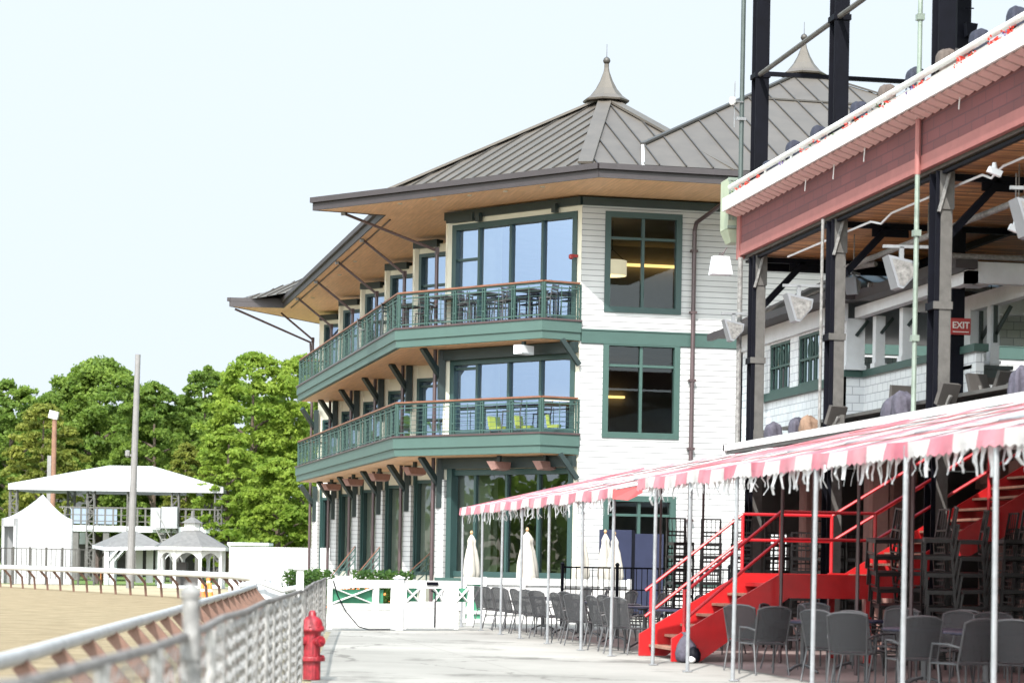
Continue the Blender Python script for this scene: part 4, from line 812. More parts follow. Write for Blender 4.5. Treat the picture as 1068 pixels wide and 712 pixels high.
awning(36.75, 53.0, 2.74, 3.80, "far striped red and white awning sheltering the patio chairs by the gate", [(8.24,52.8),(8.24,50.0),(8.24,47.4),(8.24,45.1),(8.24,42.3),(8.24,39.25),(8.28,36.95)], [(12.4,50.5),(12.4,46.8)], 3)
awning(8.0, 34.9, 2.82, 3.89, "long near striped red and white awning in front of the red stairs", [(8.22,33.8),(8.22,31.75),(8.22,29.3),(8.22,25.9),(8.22,22.85),(8.22,20.4),(8.22,17.5),(8.22,14)], [(10.5,34.8),(10.5,33.2),(10.5,31.1),(10.5,28.9),(10.5,25),(12.4,34.3)], 4)

t = thing("awning_flap","loose red flap of cloth hanging at the corner where the two awnings meet","flap",(8.3,36.7,2.45)); q = MB(); q.add([(-.1,0,.28),(.42,0,.38),(.36,-.12,.22),(.12,-.12,.10),(-.12,-.06,.12),(-.1,.02,.28),(.42,.02,.38),(.36,-.10,.22),(.12,-.10,.10),(-.12,-.04,.12)],[(0,1,2,3,4),(9,8,7,6,5),(0,5,6,1),(1,6,7,2),(2,7,8,3),(3,8,9,4),(4,9,5,0)]); q.build("cloth", red, t); q = MB(); q.tube((-.06,0,.28),(.42,0,.38),.02,6); q.build("hem_tube", galv, t)
# ================================================================== red stairs
ST = thing("red_staircase", "red steel staircase with landing and twin pipe handrails climbing under the awning", "staircase", (9.05, 35.0, 0), 0, world=True)
YN, YF = 35.0, 37.2
XB, ZL = 8.9, 1.40; XL0 = 10.6; XL1 = 12.1; NR = 7
slope = (ZL-.2)/(XL0-XB-.12)
for y in (YN, YF):
    q = MB(); q.prism([(0,0)]*3 if False else [(XB-.1,y),(XB-.1,y+.06),(XB+.0,y+.06),(XB+.0,y)],0,.42)
    vs = [(XB-.1,.0),(XB+.36,.0),(XL0+.12,ZL-.36),(XL0-.02,ZL+.02),(XB-.1,.36)]
    q2 = MB(); n = len(vs); q2.add([(x,y,z) for x,z in vs]+[(x,y+.05,z) for x,z in vs],[tuple(range(n)),tuple(range(2*n-1,n-1,-1))]+[(i,n+i,n+(i+1)%n,(i+1)%n) for i in range(n)])
    q2.build("stringer", red, ST)
    X2, Z2 = 16.2, 3.75; k2 = (Z2-ZL)/(X2-XL1-.25)
    vs = [(XL1-.05,ZL-.36),(XL1+.35,ZL-.36),(X2+.1,Z2-.55),(X2+.1,Z2+.05),(XL1+.25,ZL+.02),(XL1-.05,ZL+.02)]; n = len(vs)
    q2 = MB(); q2.add([(x,y,z) for x,z in vs]+[(x,y+.05,z) for x,z in vs],[tuple(range(n)),tuple(range(2*n-1,n-1,-1))]+[(i,n+i,n+(i+1)%n,(i+1)%n) for i in range(n)])
    q2.build("stringer", red, ST)
q = MB(); q.box(XL0-.05,XL1+.05,YN-.012,YN+.045,ZL-.38,ZL-.001); q.box(XL0-.05,XL1+.05,YF+.01,YF+.062,ZL-.38,ZL-.001); q.box(XL0,XL1,YN+.05,YF,ZL-.22,ZL-.16)
q.build("landing", red, ST)
for i in range(NR-1):
    x = XB+.06+i*(XL0-XB-.1)/(NR-1); z = .19+i*(ZL-.16-.19)/(NR-1)
    q = MB(); q.box(x,x+.29,YN+.055,YF-.005,z-.04,z); q.build("tread", tread_m, ST)
for i in range(12):
    x = XL1+.30+i*.31; z = ZL-.16+(i+1)*.31*k2-.02
    q = MB(); q.box(x,x+.31,YN+.055,YF-.005,z-.04,z); q.build("tread", tread_m, ST)
for y in (YN+.02, YF+.03):
    for dz in (.98,.55):
        q = MB(); q.path([(XB-.0 if y > 36 else XB+.1,y,dz+.10+(.14 if y<37 else 0)*0+.0),(XL0-.05,y,ZL+dz-.0),(XL1-.0,y,ZL+dz),(16.2,y,ZL+dz+k2*(16.2-XL1))],.027,8); q.build("handrail", red_d, ST)
    for x,z0,z1 in ((XB+.1,0.0,1.13),(XL0-.05,ZL-.02,ZL+.98),(XL1,ZL-.02,ZL+.98),(XL1+1.9,ZL+1.0,ZL+.98+k2*1.9)):
        q = MB(); q.tube((x,y,z0),(x,y,z1),.03,8); q.build("rail_post", red_d, ST)
for x in (12.05,):
    for y in (YN+.15,YF-.15):
        q = MB(); q.box(x-.05,x+.05,y-.05,y+.05,0,ZL-.065); q.build("landing_leg", red, ST)
p = onY(715,690,34.8)
t = thing("plastic_bag","small grey and black plastic bag slumped at the foot of the red stairs","bag",(p.x,34.8,0))
q = MB(); q.lathe([(.10,0),(.17,.04),(.18,.14),(.15,.26),(.08,.36),(.04,.42),(.07,.47)],(0,0,0),11); q.v = [(x*(1+.14*math.sin(7*z*9+x*30)),y*(1+.15*math.sin(y*40+z*20)),z) for x,y,z in q.v]; q.build("bag_body", mauve_cov, t, True)
q = MB(); q.lathe([(.05,.0),(.11,.03),(.12,.14),(.08,.22),(.02,.25)],(.09,-.13,0),9); q.build("bag_base", black, t, True)
q = MB(); q.lathe([(.03,0),(.075,.03),(.07,.07),(.02,.1)],(.03,-.22,0),9); q.build("white_wrap", white, t, True)

# ================================================================== patio furniture
def make_chair():
    t = thing("patio_chair", "x", "chair", (0,0,0), 0, "dark mesh patio armchairs")
    q = MB(); q.prism([(-.24,-.20),(.24,-.20),(.25,.26),(-.25,.26)],.425,.44); q.build("seat", mesh_c, t)
    # mesh back: a curved sheet with thickness, leaning back
    q = MB(); N = 6; vs = []
    for k in range(5):
        u = k/4
        for j in range(N+1):
            s = -1+2*j/N; vs.append((s*(.225+.02*u), -.235-.13*u-.035*(1-s*s), .46+.45*u+.03*u*(1-s*s)))
    fr = [(k*(N+1)+j,k*(N+1)+j+1,(k+1)*(N+1)+j+1,(k+1)*(N+1)+j) for k in range(4) for j in range(N)]; m_ = len(vs); vs2 = [(x,y-.012,z) for x,y,z in vs]
    q.add(vs+vs2, fr+[tuple(i+m_ for i in f[::-1]) for f in fr]); q.build("backrest", mesh_c, t)
    q = MB(); tops = [vs[4*(N+1)+j] for j in range(N+1)]
    q.path([(-.235,-.23,.43)]+[(-.25,-.365,.905)]+[(x,y,z+.012) for x,y,z in tops[1:-1]]+[(.25,-.365,.905),(.235,-.23,.43)],.014,6); q.tube((-.23,-.24,.47),(.23,-.24,.47),.011,6)
    q.path([(-.24,-.22,.43),(.24,-.22,.43)],.013,6); q.path([(-.25,.25,.43),(.25,.25,.43)],.013,6); q.path([(-.25,-.22,.43),(-.255,.25,.43)],.013,6); q.path([(.25,-.22,.43),(.255,.25,.43)],.013,6); q.build("seat_frame", chair_fr, t)
    for s in (-1,1):
        q = MB(); q.path([(s*.26,.25,.0),(s*.262,.25,.44)],.013,6); q.build("leg", chair_fr, t)
        q = MB(); q.path([(s*.25,-.33,.0),(s*.24,-.22,.43)],.013,6); q.build("leg", chair_fr, t)
        q = MB(); q.path([(s*.247,-.28,.62),(s*.285,-.1,.655),(s*.285,.18,.655),(s*.262,.25,.44)],.014,6); q.build("arm", chair_fr, t)
    return t
def make_stackchair():
    t = thing("slatted_chair", "x", "chair", (0,0,0), 0, "stacked black slatted chairs")
    q = MB(); q.prism([(-.19,-.19),(.19,-.19),(.205,.2),(-.205,.2)],.41,.47); q.build("seat", chair_bk, t)
    q = MB()
    for s in (-1,1): q.bar((s*.185,-.19,.43),(s*.18,-.27,.93),.03,.03,(0,1,0))
    for z in (.60,.92): q.bar((-.185,-.205-.08*(z-.45)*2+.02,z),(.185,-.205-.08*(z-.45)*2+.02,z),.022,.028)
    for j in (-2,-1,0,1,2): q.bar((j*.075,-.222,.60),(j*.085,-.262,.92),.012,.012,(0,1,0))
    q.build("backrest", chair_bk, t)
    for s in (-1,1):
        for (y0,y1) in ((.19,.20),(-.18,-.22)):
            q = MB(); q.bar((s*.185,y0,.43),(s*.195,y1,0),.03,.03,(0,1,0)); q.build("leg", chair_bk, t)
    q = MB()
    for s in (-1,1): q.bar((s*.19,-.19,.2),(s*.19,.19,.2),.02,.02)
    q.bar((-.19,.19,.26),(.19,.19,.26),.02,.02); q.bar((-.19,-.19,.26),(.19,-.19,.26),.02,.02); q.build("stretcher", chair_bk, t)
    return t
c0 = make_chair(); ct = gather(c0); used = [False]
def put_chair(x, y, rz, lab, group, z=0):
    if not used[0]: used[0] = True; c0.location = (x,y,z); c0.rotation_euler = (0,0,rz); c0["label"] = lab; c0["group"] = group; return c0
    return dup(c0,(x,y,z),rz,lab,group,ct)
G1 = "patio chairs by the white gate"; G2 = "patio chairs in front of the red stairs"
ys = [51.9,50.9,49.9,48.6,47.6,46.5,45.1,44.0,42.6,41.4,40.2,39.1,37.9]
for i,y in enumerate(ys):
    xo = 8.78+random.uniform(-.1,.12)+(.35 if i%3==1 else 0)*(1 if i > 4 else .4)
    put_chair(xo, y, -math.pi/2+random.choice((.25,.5,.75))*(-1 if False else 1)+random.uniform(-.12,.12), f"dark mesh patio armchair, {NTH[i]} counting from the white gate, along the awning posts", G1)
for i,y in enumerate([51.2,49.2,47.0,44.6,42.0,39.6,38.2]):
    put_chair(10.6+random.uniform(-.1,.1), y, math.pi/2+random.uniform(-.4,.4), f"dark mesh patio armchair beyond the dining tables, {NTH[i]} from the white gate", G1)
def make_table(r=.42):
    t = thing("cafe_table", "x", "table", (0,0,0), 0, "round cafe tables on the patio")
    q = MB(); q.lathe([(r-.02,.71),(r,.72),(r,.74),(r-.015,.752)],(0,0,0),24); q.build("tabletop", table_n, t)
    q = MB(); q.tube((0,0,.08),(0,0,.71),.035,10); q.lathe([(.12,.68),(.12,.71)],(0,0,0),10); q.build("pedestal", chair_fr, t)
    for k in range(4):
        a = k*math.pi/2+.5; q = MB(); q.path([(.03*math.cos(a),.03*math.sin(a),.12),(.16*math.cos(a),.16*math.sin(a),.09),(.3*math.cos(a),.3*math.sin(a),0.02)],.018,6); q.build("foot", chair_fr, t)
    return t
t0 = make_table(); tt = gather(t0); tu = [False]
def put_table(x,y,lab,s=1.):
    o = t0 if not tu[0] else dup(t0,(x,y,0),0,lab,None,tt); tu[0] = True; o.location = (x,y,0); o["label"] = lab; o.scale = (s,s,1); return o
for i,y in enumerate((50.6,48.1,45.5,43.2,40.8,38.5)): put_table(9.75,y,f"round dark table between two rows of patio chairs, {NTH[i]} from the white gate",1.15)
near = [(797,31.2,.12,"lone dark mesh patio armchair with its back to the camera, left of the near group"),(783,32.4,-.75,"dark mesh patio armchair half hidden behind the lone one, nearest the bag"),(868,29.3,-.95,"dark mesh patio armchair seen side on beside the small bistro table"),(889,27.9,-.5,"dark mesh patio armchair second in the near row, half covering another back"),(907,28.9,-1.0,"dark mesh patio armchair tucked just behind the second of the near row"),(953,26.3,-.08,"dark mesh patio armchair squarely back on, in front of the stacked chairs"),(1004,25.2,.30,"dark mesh patio armchair turned slightly, right of the square back on one"),(1068,25.0,-.7,"dark mesh patio armchair cut by the right edge of the photo"),(843,34.2,2.6,"dark mesh patio armchair facing the camera beyond the bistro table"),(1040,28.6,2.9,"dark mesh patio armchair facing the camera at far right table"),(985,29.3,2.2,"dark mesh patio armchair facing left across the far right table"),(1022,30.6,-.9,"dark mesh patio armchair seen side on deep behind the right hand tables"),(915,33.0,1.9,"dark mesh patio armchair under the landing, facing the red stairs"),(862,33.4,-1.7,"dark mesh patio armchair side on below the landing fascia"),(968,31.2,-1.2,"dark mesh patio armchair beside the foot of the stacked chairs"),(822,33.0,-2.2,"dark mesh patio armchair turned away beyond the lone front chair"),(930,30.6,2.4,"dark mesh patio armchair with its front to the camera behind the near row")]
for px,y,rz,lab in near:
    x = onY(px,640,y).x; put_chair(x,y,rz,lab,G2)
for px,y,lab in ((838,31.6,"small round bistro table right of the lone chair"),(965,28.2,"round navy topped table behind the square back on chair"),(1030,27.0,"round navy topped table at the photo's right edge"),(890,32.5,"round navy topped table below the red landing"),(712,38.6,"round navy topped table left of the red stairs")):
    put_table(onY(px,640,y).x,y,lab,1. if px in (838,712) else 1.3)
# stacks of black chairs
s0 = make_stackchair(); stt = gather(s0); su = [False]
def put_stack(x,y,n,rz,lean,where,pitch=.245):
    for k in range(n):
        lab = f"black slatted chair, {ORD[k]} of its stack, {where}"
        o = s0 if not su[0] else dup(s0,(0,0,0),0,lab,None,stt); su[0] = True
        o.location = (x+lean[0]*k*pitch,y+lean[1]*k*pitch,k*pitch); o.rotation_euler = (lean[1]*-.5 if lean[1] else 0,lean[0]*.8,rz); o["label"] = lab
stk = [(709,42.0,7,"leftmost stack by the clubhouse wall"),(741,42.2,7,"second stack behind the lower red rail"),(773,42.4,7,"third stack behind the lower red rail"),(812,41.5,7,"first stack behind the landing rail"),(836,40.6,6,"second stack behind the landing rail"),(866,41.6,7,"third stack behind the landing rail"),(898,41.0,6,"stack behind the foot of the upper flight")]
for px,y,n,wh in stk: put_stack(onY(px,600,y).x,y,n,math.pi+random.choice((.3,-.25,.1,2.9)),(0,0),wh)
for px,y,n,ln,wh in ((932,33.6,7,(-.10,.05),"leaning stack under the upper flight"),(968,33.2,7,(.0,.0),"stack right of the leaning one"),(985,32.0,7,(-.08,.0),"tall dark stack behind the near row"),(1015,33.4,7,(-.06,0),"stack just left of the last white post"),(1050,32.4,7,(.05,0),"stack at the photo's right edge"),(1040,34.6,7,(0,0),"deepest stack under the stair's top")):
    put_stack(onY(px,600,y).x,y,n,math.pi/2+random.uniform(-.5,.5),ln,wh,.25)
# bar tables and stools on the balconies (clubhouse frame -> world)
cb, sb = math.cos(math.radians(2.09)), math.sin(math.radians(2.09))
def CW(a,b): return (13.6+a*cb-b*sb, 65.63+a*sb+b*cb)
def make_stool():
    t = thing("bar_chair","x","chair",(0,0,0),0,"dark bar chairs on the balconies")
    q = MB(); q.prism([(-.2,-.18),(.2,-.18),(.2,.2),(-.2,.2)],.66,.69); q.build("seat", chair_fr, t)
    q = MB(); 
    for s in (-1,1): q.bar((s*.19,-.18,.68),(s*.19,-.25,1.08),.025,.025,(0,1,0))
    for z in (.82,.92,1.02): q.bar((-.19,-.2-.1*(z-.68),z),(.19,-.2-.1*(z-.68),z),.02,.06)
    q.build("backrest", chair_fr, t)
    for s in (-1,1):
        for y in (-.17,.18): q = MB(); q.bar((s*.18,y,.67),(s*.21,y*1.15,0),.025,.025,(0,1,0)); q.build("leg", chair_fr, t)
    return t
b0 = make_stool(); bt = gather(b0); bu = [False]
def make_bart():
    t = thing("balcony_table","x","table",(0,0,0),0,"dark high tables on the balconies")
    q = MB(); q.box(-.4,.4,-.4,.4,.90,.94); q.build("tabletop", chair_fr, t)
    for sx in (-1,1):
        for sy in (-1,1): q = MB(); q.bar((sx*.36,sy*.36,.9),(sx*.36,sy*.36,0),.04,.04,(0,1,0)); q.build("leg", chair_fr, t)
    q = MB(); q.box(-.36,.36,-.02,.02,.2,.23); q.build("stretcher", chair_fr, t); return t
k0 = make_bart(); kt = gather(k0); ku = [False]
spots = [(-1.3,1.0,8.58,"upper","nearest the white end wall"),(-2.35,2.35,8.58,"upper","second from the white end wall"),(-3.3,3.75,8.58,"upper","at the angled corner"),(-4.0,6.6,8.58,"upper","first along the track side"),(-4.05,11.5,8.58,"upper","second along the track side"),(-1.7,1.4,5.29,"lower","nearest the white end wall")]
for i,(a,b,z,tier,wh) in enumerate(spots):
    x,y = CW(a,b)
    if i < 5:
        lab = f"dark high table on the {tier} balcony, {wh}"; o = k0 if not ku[0] else dup(k0,(0,0,0),0,lab,None,kt); ku[0] = True; o.location = (x,y,z); o.rotation_euler = (0,0,.6); o["label"] = lab
    for j,(da,db,rz) in enumerate(((-.5,.55,-2.2),(.5,-.5,.9)) if i < 5 else ((0,0,.7),)):
        x2,y2 = CW(a+da*.9,b+db*.9); lab = f"dark bar chair on the {tier} balcony, {'left' if j == 0 else 'right'} of table {wh.replace('along the track side','on track side')}" if i < 5 else "dark bar chair alone on the lower balcony by the windows"
        o = b0 if not bu[0] else dup(b0,(0,0,0),0,lab,None,bt); bu[0] = True; o.location = (x2,y2,z); o.rotation_euler = (0,0,rz); o["label"] = lab
for i,(px,d) in enumerate(((521,69.2),(549,68.6),(582,67.9))):
    p = onD(px,438,d); t = thing("lounge_chair",("lime green lounge chair on the lower balcony, left of three","lime green lounge chair on the lower balcony, middle of three","lime green lounge chair on the lower balcony, right of three")[i],"chair",(p.x,p.y,5.29),.6,"lime lounge chairs"); q = MB(); q.box(-.3,.3,-.28,.3,.3,.42); q.build("seat", lime, t); q = MB(); q.bar((0,.28,.4),(0,.36,.85),.6,.1,(0,1,0)); q.build("backrest", lime, t)
    t.scale = (.75,.75,.7)
    for sx in (-.26,.26):
        for sy in (-.24,.26): q = MB(); q.box(sx-.02,sx+.02,sy-.02,sy+.02,0,.3); q.build("leg", chair_fr, t)
# heaters and lamps below the lower balcony
hs = [(1.2,-1.0),( -2.2,3.0),(-3.75,8.6),(-3.75,14.6),(-3.75,20.6),(-3.75,26.4)]
for i,(a,b) in enumerate([(-2.0,1.6),(-3.55,7.3),(-3.75,13.3),(-3.8,19.2),(-3.8,25.2),(-.85,.55)]):
    x,y = CW(a,b); t = thing("patio_heater",f"boxy rose coloured heater under the lower balcony, {['second','third','fourth','fifth','sixth','first'][i]} from the end wall","heater",(x,y,4.28),.62 if i not in (0,5) else .75,"heaters under the lower balcony"); q = MB(); q.add([(-.42,-.12,.2),(.42,-.12,.2),(.42,.16,.2),(-.42,.16,.2),(-.32,-.16,-.02),(.32,-.16,-.02),(.32,.05,-.06),(-.32,.05,-.06)],[(0,1,2,3),(7,6,5,4),(0,4,5,1),(1,5,6,2),(2,6,7,3),(3,7,4,0)]); q.build("housing", pinkbrown, t); q = MB(); q.box(-.05,.05,-.05,.05,.2,.38); q.build("bracket", green_d, t)
x,y = CW(-1.55,.55); t = thing("wall_speaker","grey speaker box under the upper balcony near the end wall","loudspeaker",(x,y,7.58),.7); q = MB(); q.box(-.3,.3,-.14,.14,0,.26); q.box(-.26,.26,-.16,-.14,.03,.23); q.build("cabinet", whitegrey, t); q = MB(); q.box(-.05,.05,-.05,.05,.26,.38); q.build("bracket", green_d, t)
x,y = CW(-.3,.05); t = thing("fire_bell","small red alarm bell on the white corner by the upper windows","alarm",(x,y,10.35),.4); q = MB(); q.lathe([(.03,0),(.07,.03),(.07,.12),(.03,.15)],(0,0,0),12); q.build("bell", redsign, t); q = MB(); q.box(.05,.22,-.04,.04,.07,.15); q.build("mount", redsign, t)
# room lamp seen through the upper end window
x,y = CW(1.5,2.2); t = thing("drum_pendant","cream drum pendant lamp hanging inside the upper end window","lamp",(x,y,10.2)); q = MB(); q.lathe([(.44,0),(.44,.45),(.42,.45),(.42,.0)],(0,0,0),24); q.build("lamp_shade", drum_m, t, True); q = MB(); q.path([(-.4,0,.45),(0,0,.8),(.4,0,.45)],.012,5); q.tube((0,0,.8),(0,0,1.7),.012,5); q.build("hanger", black, t)

# ================================================================== gates, parasols, patio railing
GY0 = onD(341,600,49.0); GY0.z = 0; GY1 = onD(481,600,50.6); GY1.z = 0; gd = (GY1-GY0).normalized(); gn = Vector((gd.y,-gd.x,0)); GL = (GY1-GY0).length
def GP(s,z,t=0): return GY0+gd*s+gn*t+Vector((0,0,z))
sc_g = GL/(481-341)
def S(px): return (px-341)*sc_g
def gate(name,lab,cat,s0,s1,xs,zm,ztop,green_tri,latch=False):
    G = thing(name,lab,cat,tuple(GP(s0,0)),math.atan2(gd.y,gd.x)); W = s1-s0
    q = MB(); q.box(0,W,-.03,.03,ztop-.17,ztop); q.box(0,W,-.025,.025,zm-.13,zm); q.box(0,W,-.02,.02,.05,.16); q.box(0,.1,-.028,.028,.02,ztop); q.box(W-.1,W,-.028,.028,.02,ztop)
    for a,b in xs: q.box(b,b+.14,-.027,.027,.1,ztop-.1)
    q.build("gate_frame", white, G)
    q = MB()
    for a,b in xs:
        q.bar((a,-.006,zm),(b,-.006,ztop-.17),.02,.1,(0,1,0)); q.v = q.v; q.bar((a,.012,ztop-.17),(b,.012,zm),.02,.1,(0,1,0)); q.build('cross_brace', white, G); q = MB()
    q = MB(); q.box(.1,W-.1,-.012,.012,.17,zm-.14); q.build("kick_board", white, G)
    if green_tri:
        q = MB()
        for a,b in green_tri: q = MB(); q.box(a,b,.06,.075,zm+.0,zm+.3); q.build('green_board', green_p, G)
    if latch:
        q = MB(); q.box(W*.42,W*.62,-.06,-.035,ztop-.1,ztop-.03); q.path([(W*.5,-.05,ztop-.22),(W*.57,-.05,ztop-.26),(W*.57,-.05,.06)],.016,6); q.build("latch_rod", black, G)
    return G
gate("crossbuck_gate","wide white crossbuck gate nearest the chain link fence, green board behind it","gate",S(342),S(411.5),[(.1,S(388)-S(342)),],.57,1.08,[(.1,1.35)])
gate("crossbuck_gate","narrower white double crossbuck gate with a black drop rod latch","gate",S(418.5),S(478),[(.1,.42),(.78,1.0),(1.32,1.62)],.62,1.08,[(.12,.4),(.8,.98),(1.34,1.6)],True)
t = thing("gate_post","square white post standing between the two white crossbuck gates","post",tuple(GP(S(415),0)),math.atan2(gd.y,gd.x)); q = MB(); q.cbox((0,0,0),.17,.17,1.12,0,.012); q.build("post_shaft", whitegrey, t); q = MB(); q.add([(-.11,-.11,1.121),(.11,-.11,1.121),(.11,.11,1.121),(-.11,.11,1.121),(0,0,1.19)],[(3,2,1,0),(0,1,4),(1,2,4),(2,3,4),(3,0,4)]); q.build("post_cap", white, t)
a = onZ(482.5,656,0); b = onZ(600,652,0)
FP = thing("picket_panel","white board fence with a green crossed panel at its end behind the patio chairs","fence",(onY(481.5,600,56.2).x,56.2,0),0)
q = MB(); q.box(0,4.3,-.03,.03,.95,1.12); q.box(0,4.3,-.03,.03,.0,.1); q.box(0,4.3,-.025,.025,.22,.30)
for x in (0,.52,1.5,2.5,3.5,4.2): q.box(x,x+.1,-.035,.035,0,1.14)
q.build("fence_frame", white, FP)
q = MB(); q.box(.05,.62,.03,.045,.08,.96); q.build("green_panel", green_p, FP)
q = MB(); q.box(.63,4.25,.03,.045,.08,.96); q.build("white_panel", white, FP)
q = MB()
for x0,x1 in ((.1,.52),): q.bar((x0,-.0,.3),(x1,0,.95),.04,.09,(0,1,0)); q.bar((x0,.014,.95),(x1,.014,.3),.02,.09,(0,1,0))
q.build("cross_brace", white, FP)
q = MB(); q.path([GP(S(346),1.05,.08),GP(S(350),.75,.10),GP(S(358),.4,.14),GP(S(370),.08,.2),GP(S(378),.02,.3),GP(S(400),.02,.3)],.014,6); tag(q.build("cable", black), "black cable drooping from the white gate to the pavement", "cable")
def parasol(px,py0,py1,d,lab,wd,seed,pole=True):
    r_ = random.Random(seed); b = onD(px,py1,d); tp = onD(px,py0,d); h = tp.z-b.z; gz = 0
    t = thing("closed_parasol",lab,"parasol",(b.x,b.y,0),0,"closed cream parasols"); q = MB(); N, K = 28, 14; vs = []; ph = r_.uniform(0,6)
    for k in range(K+1):
        u = k/K; r = wd/2*float(np.interp(u,[0,.12,.4,.65,.76,.84,.93,1],[.74,1,.86,.62,.40,.52,.28,.06]))
        for j in range(N):
            a_ = 2*math.pi*j/N; f = 1+.34*math.sin(4*a_+ph+u*1.6)+.18*math.sin(7*a_+ph+u*3); vs.append((r*f*math.cos(a_)-.10*wd*(1-u)*(1 if wd > .6 else 0), r*f*math.sin(a_), b.z+h*.97*u+(0 if k else .06*math.sin(3*a_+ph))))
    q.add(vs,[(k*N+j,k*N+(j+1)%N,(k+1)*N+(j+1)%N,(k+1)*N+j) for k in range(K) for j in range(N)]+[tuple(range(K*N,K*N+N))]); q.build("canopy", canvas, t, True)
    q = MB(); q.tube((0,0,.0),(0,0,b.z+h*1.0),.022,8); q.build("pole", wood_l, t)
    q = MB(); q.lathe([(.03,b.z+h*.97),(.045,b.z+h),(.02,b.z+h*1.04)],(0,0,0),8); q.build("finial", wood_l, t)
    q = MB(); q.lathe([(.26,0),(.26,.05),(.06,.1),(.04,.3)],(0,0,0),14); q.build("base", chair_fr, t)
parasol(491,555,605,58.2,"slim closed cream parasol nearest the white gate",.34,1)
parasol(549,552,611,57.4,"closed cream parasol with its skirt flared to the left",.50,2)
parasol(606.5,556,606,59,"thin closed cream parasol half hidden by an awning post",.30,3)
parasol(630.5,554,606,59.4,"closed cream parasol, left of the overlapping pair",.34,4)
parasol(640,556,608,58.4,"closed cream parasol, right and front of the overlapping pair",.38,5)
RL = thing("iron_railing","black iron picket railing across the patio behind the chairs","railing",(10.9,54.2,0)); 
q = MB(); q.box(0,4.2,-.018,.018,1.40,1.44); q.box(0,4.2,-.015,.015,.88,.91); q.box(0,4.2,-.015,.015,.12,.15); q.build("rail", black, RL)
q = MB()
for i in range(31): q.box(.06+i*.135,.078+i*.135,-.009,.009,.13,1.41)
q.build("pickets", black, RL)
for x in (.0,1.35,2.75,4.15): q = MB(); q.box(x-.035,x+.035,-.035,.035,0,1.47); q.lathe([(.05,1.47),(.06,1.5),(.02,1.55)],(x,0,0),8); q.build("post", black, RL)
PS = thing("privacy_panel","dark navy board panel standing against the ground floor end window","panel",(14.9,64.6,0),math.radians(2)); q = MB(); q.box(-.85,.1,-.04,.04,.1,2.5); q.box(.2,1.05,-.04,.04,.1,2.4); q.build("boards", table_n, PS); q = MB(); q.box(-.9,1.1,-.06,.06,.0,.1); q.box(.11,.19,-.05,.05,.1,2.5); q.build("panel_frame", black, PS)
# hydrant
p = onZ(324.5,708,0)
H = thing("fire_hydrant","worn red fire hydrant at the foot of the chain link fence","hydrant",tuple(p),.5)
q = MB(); q.lathe([(.115,0),(.115,.22),(.12,.23)],(0,0,0),18); q.lathe([(.165,.231),(.17,.24),(.17,.275),(.165,.285)],(0,0,0),18); q.lathe([(.11,.286),(.108,.55),(.12,.6)],(0,0,0),18); q.build("barrel", hyd, H, False)
q = MB(); q.lathe([(.15,.60),(.155,.615),(.155,.64),(.14,.65),(.135,.70),(.115,.745),(.075,.78),(.05,.79),(.048,.83),(.03,.86)],(0,0,0),18); q.build("bonnet", hyd, H, True)
for a in (0.35,math.pi-.1,-1.5):
    q = MB(); d_ = Vector((math.cos(a),math.sin(a),0)); o_ = Vector((0,0,.48)); q.tube(o_+d_*.08,o_+d_*.155,.055,12); q.tube(o_+d_*.155,o_+d_*.19,.068,12); q.tube(o_+d_*.19,o_+d_*.215,.025,5); q.build("outlet_cap", hyd, H)
q = MB()
for k in range(8): a = k*math.pi/4; q.lathe([(.016,.285),(.016,.305)],(.145*math.cos(a),.145*math.sin(a),0),6); q.lathe([(.014,.65),(.014,.665)],(.142*math.cos(a),.142*math.sin(a),0),6)
q.build("flange_bolts", hyd, H)
# ---- chain link fence
def resample(pts, step):
    pts = [Vector((x,y,0)) for x,y in pts]; out = [pts[0]]; acc = 0
    for a,b in zip(pts,pts[1:]):
        L_ = (b-a).length; s = step-acc
        while s < L_: out.append(a+(b-a)*s/L_); s += step
        acc = (acc+L_)%step
    return out
CF = thing("chain_link_fence","weathered grey chain link fence leading from the camera to the white gates","fence",(fen_xy[3][0],fen_xy[3][1],0),0,world=True)
fp = resample(fen_xy,1.45); HF = 1.11
for i,pt in enumerate(fp):
    q = MB(); q.tube((pt.x,pt.y,0),(pt.x+random.gauss(0,.014),pt.y,HF-.01),.03,8); q.build("fence_post", post_w, CF)
q = MB(); q.path([(v.x,v.y,HF+random.gauss(0,.006)) for v in fp],.024,8); q.build("top_rail", rail_w, CF)
q = MB(); strands = resample(fen_xy,.07)
for i,pt in enumerate(strands[:-1]):
    if pt.y < 6: continue
    d_ = (strands[i+1]-pt); e = 1 if i%2 else -1
    zz = np.linspace(.04,HF-.03,20)+random.uniform(-.027,.027); pp = [pt+d_*(.5*(1 if (k%2) else -1)*.98)+Vector((0,0,z)) for k,z in enumerate(zz)]
    nrm = Vector((-d_.y,d_.x,0)).normalized()*.004*(1 if i%2 else -1)
    r_ = .0015
    for k in range(len(pp)-1):
        a,b = pp[k]+nrm,pp[k+1]+nrm; w_ = Vector((0,0,r_)); n_ = nrm.normalized()*.0055
        q.add([a-w_,a+w_,b+w_,b-w_,(a+n_),(b+n_)],[(0,1,2,3),(0,3,5,4),(1,4,5,2)])
q.build("wire_mesh", galv_w, CF)
p = onD(199,630,11.2)
t = thing("terminal_post","stout leaning galvanised terminal post taller than the chain link fence beside it","post",(p.x+.02,p.y,0),0); q = MB(); q.tube((.03,0,0),(-.02,.02,1.30),.042,12); q.build("post_shaft", galv_w, t); q = MB(); q.lathe([(.05,1.30),(.055,1.33),(.02,1.37)],(-.02,.02,0),12); q.lathe([(.052,1.0),(.052,1.05)],(-.012,.014,0),12); q.lathe([(.052,.5),(.052,.55)],(.01,.008,0),12); q.build("post_cap", galv_w, t)
p = onD(313,592,27.5)
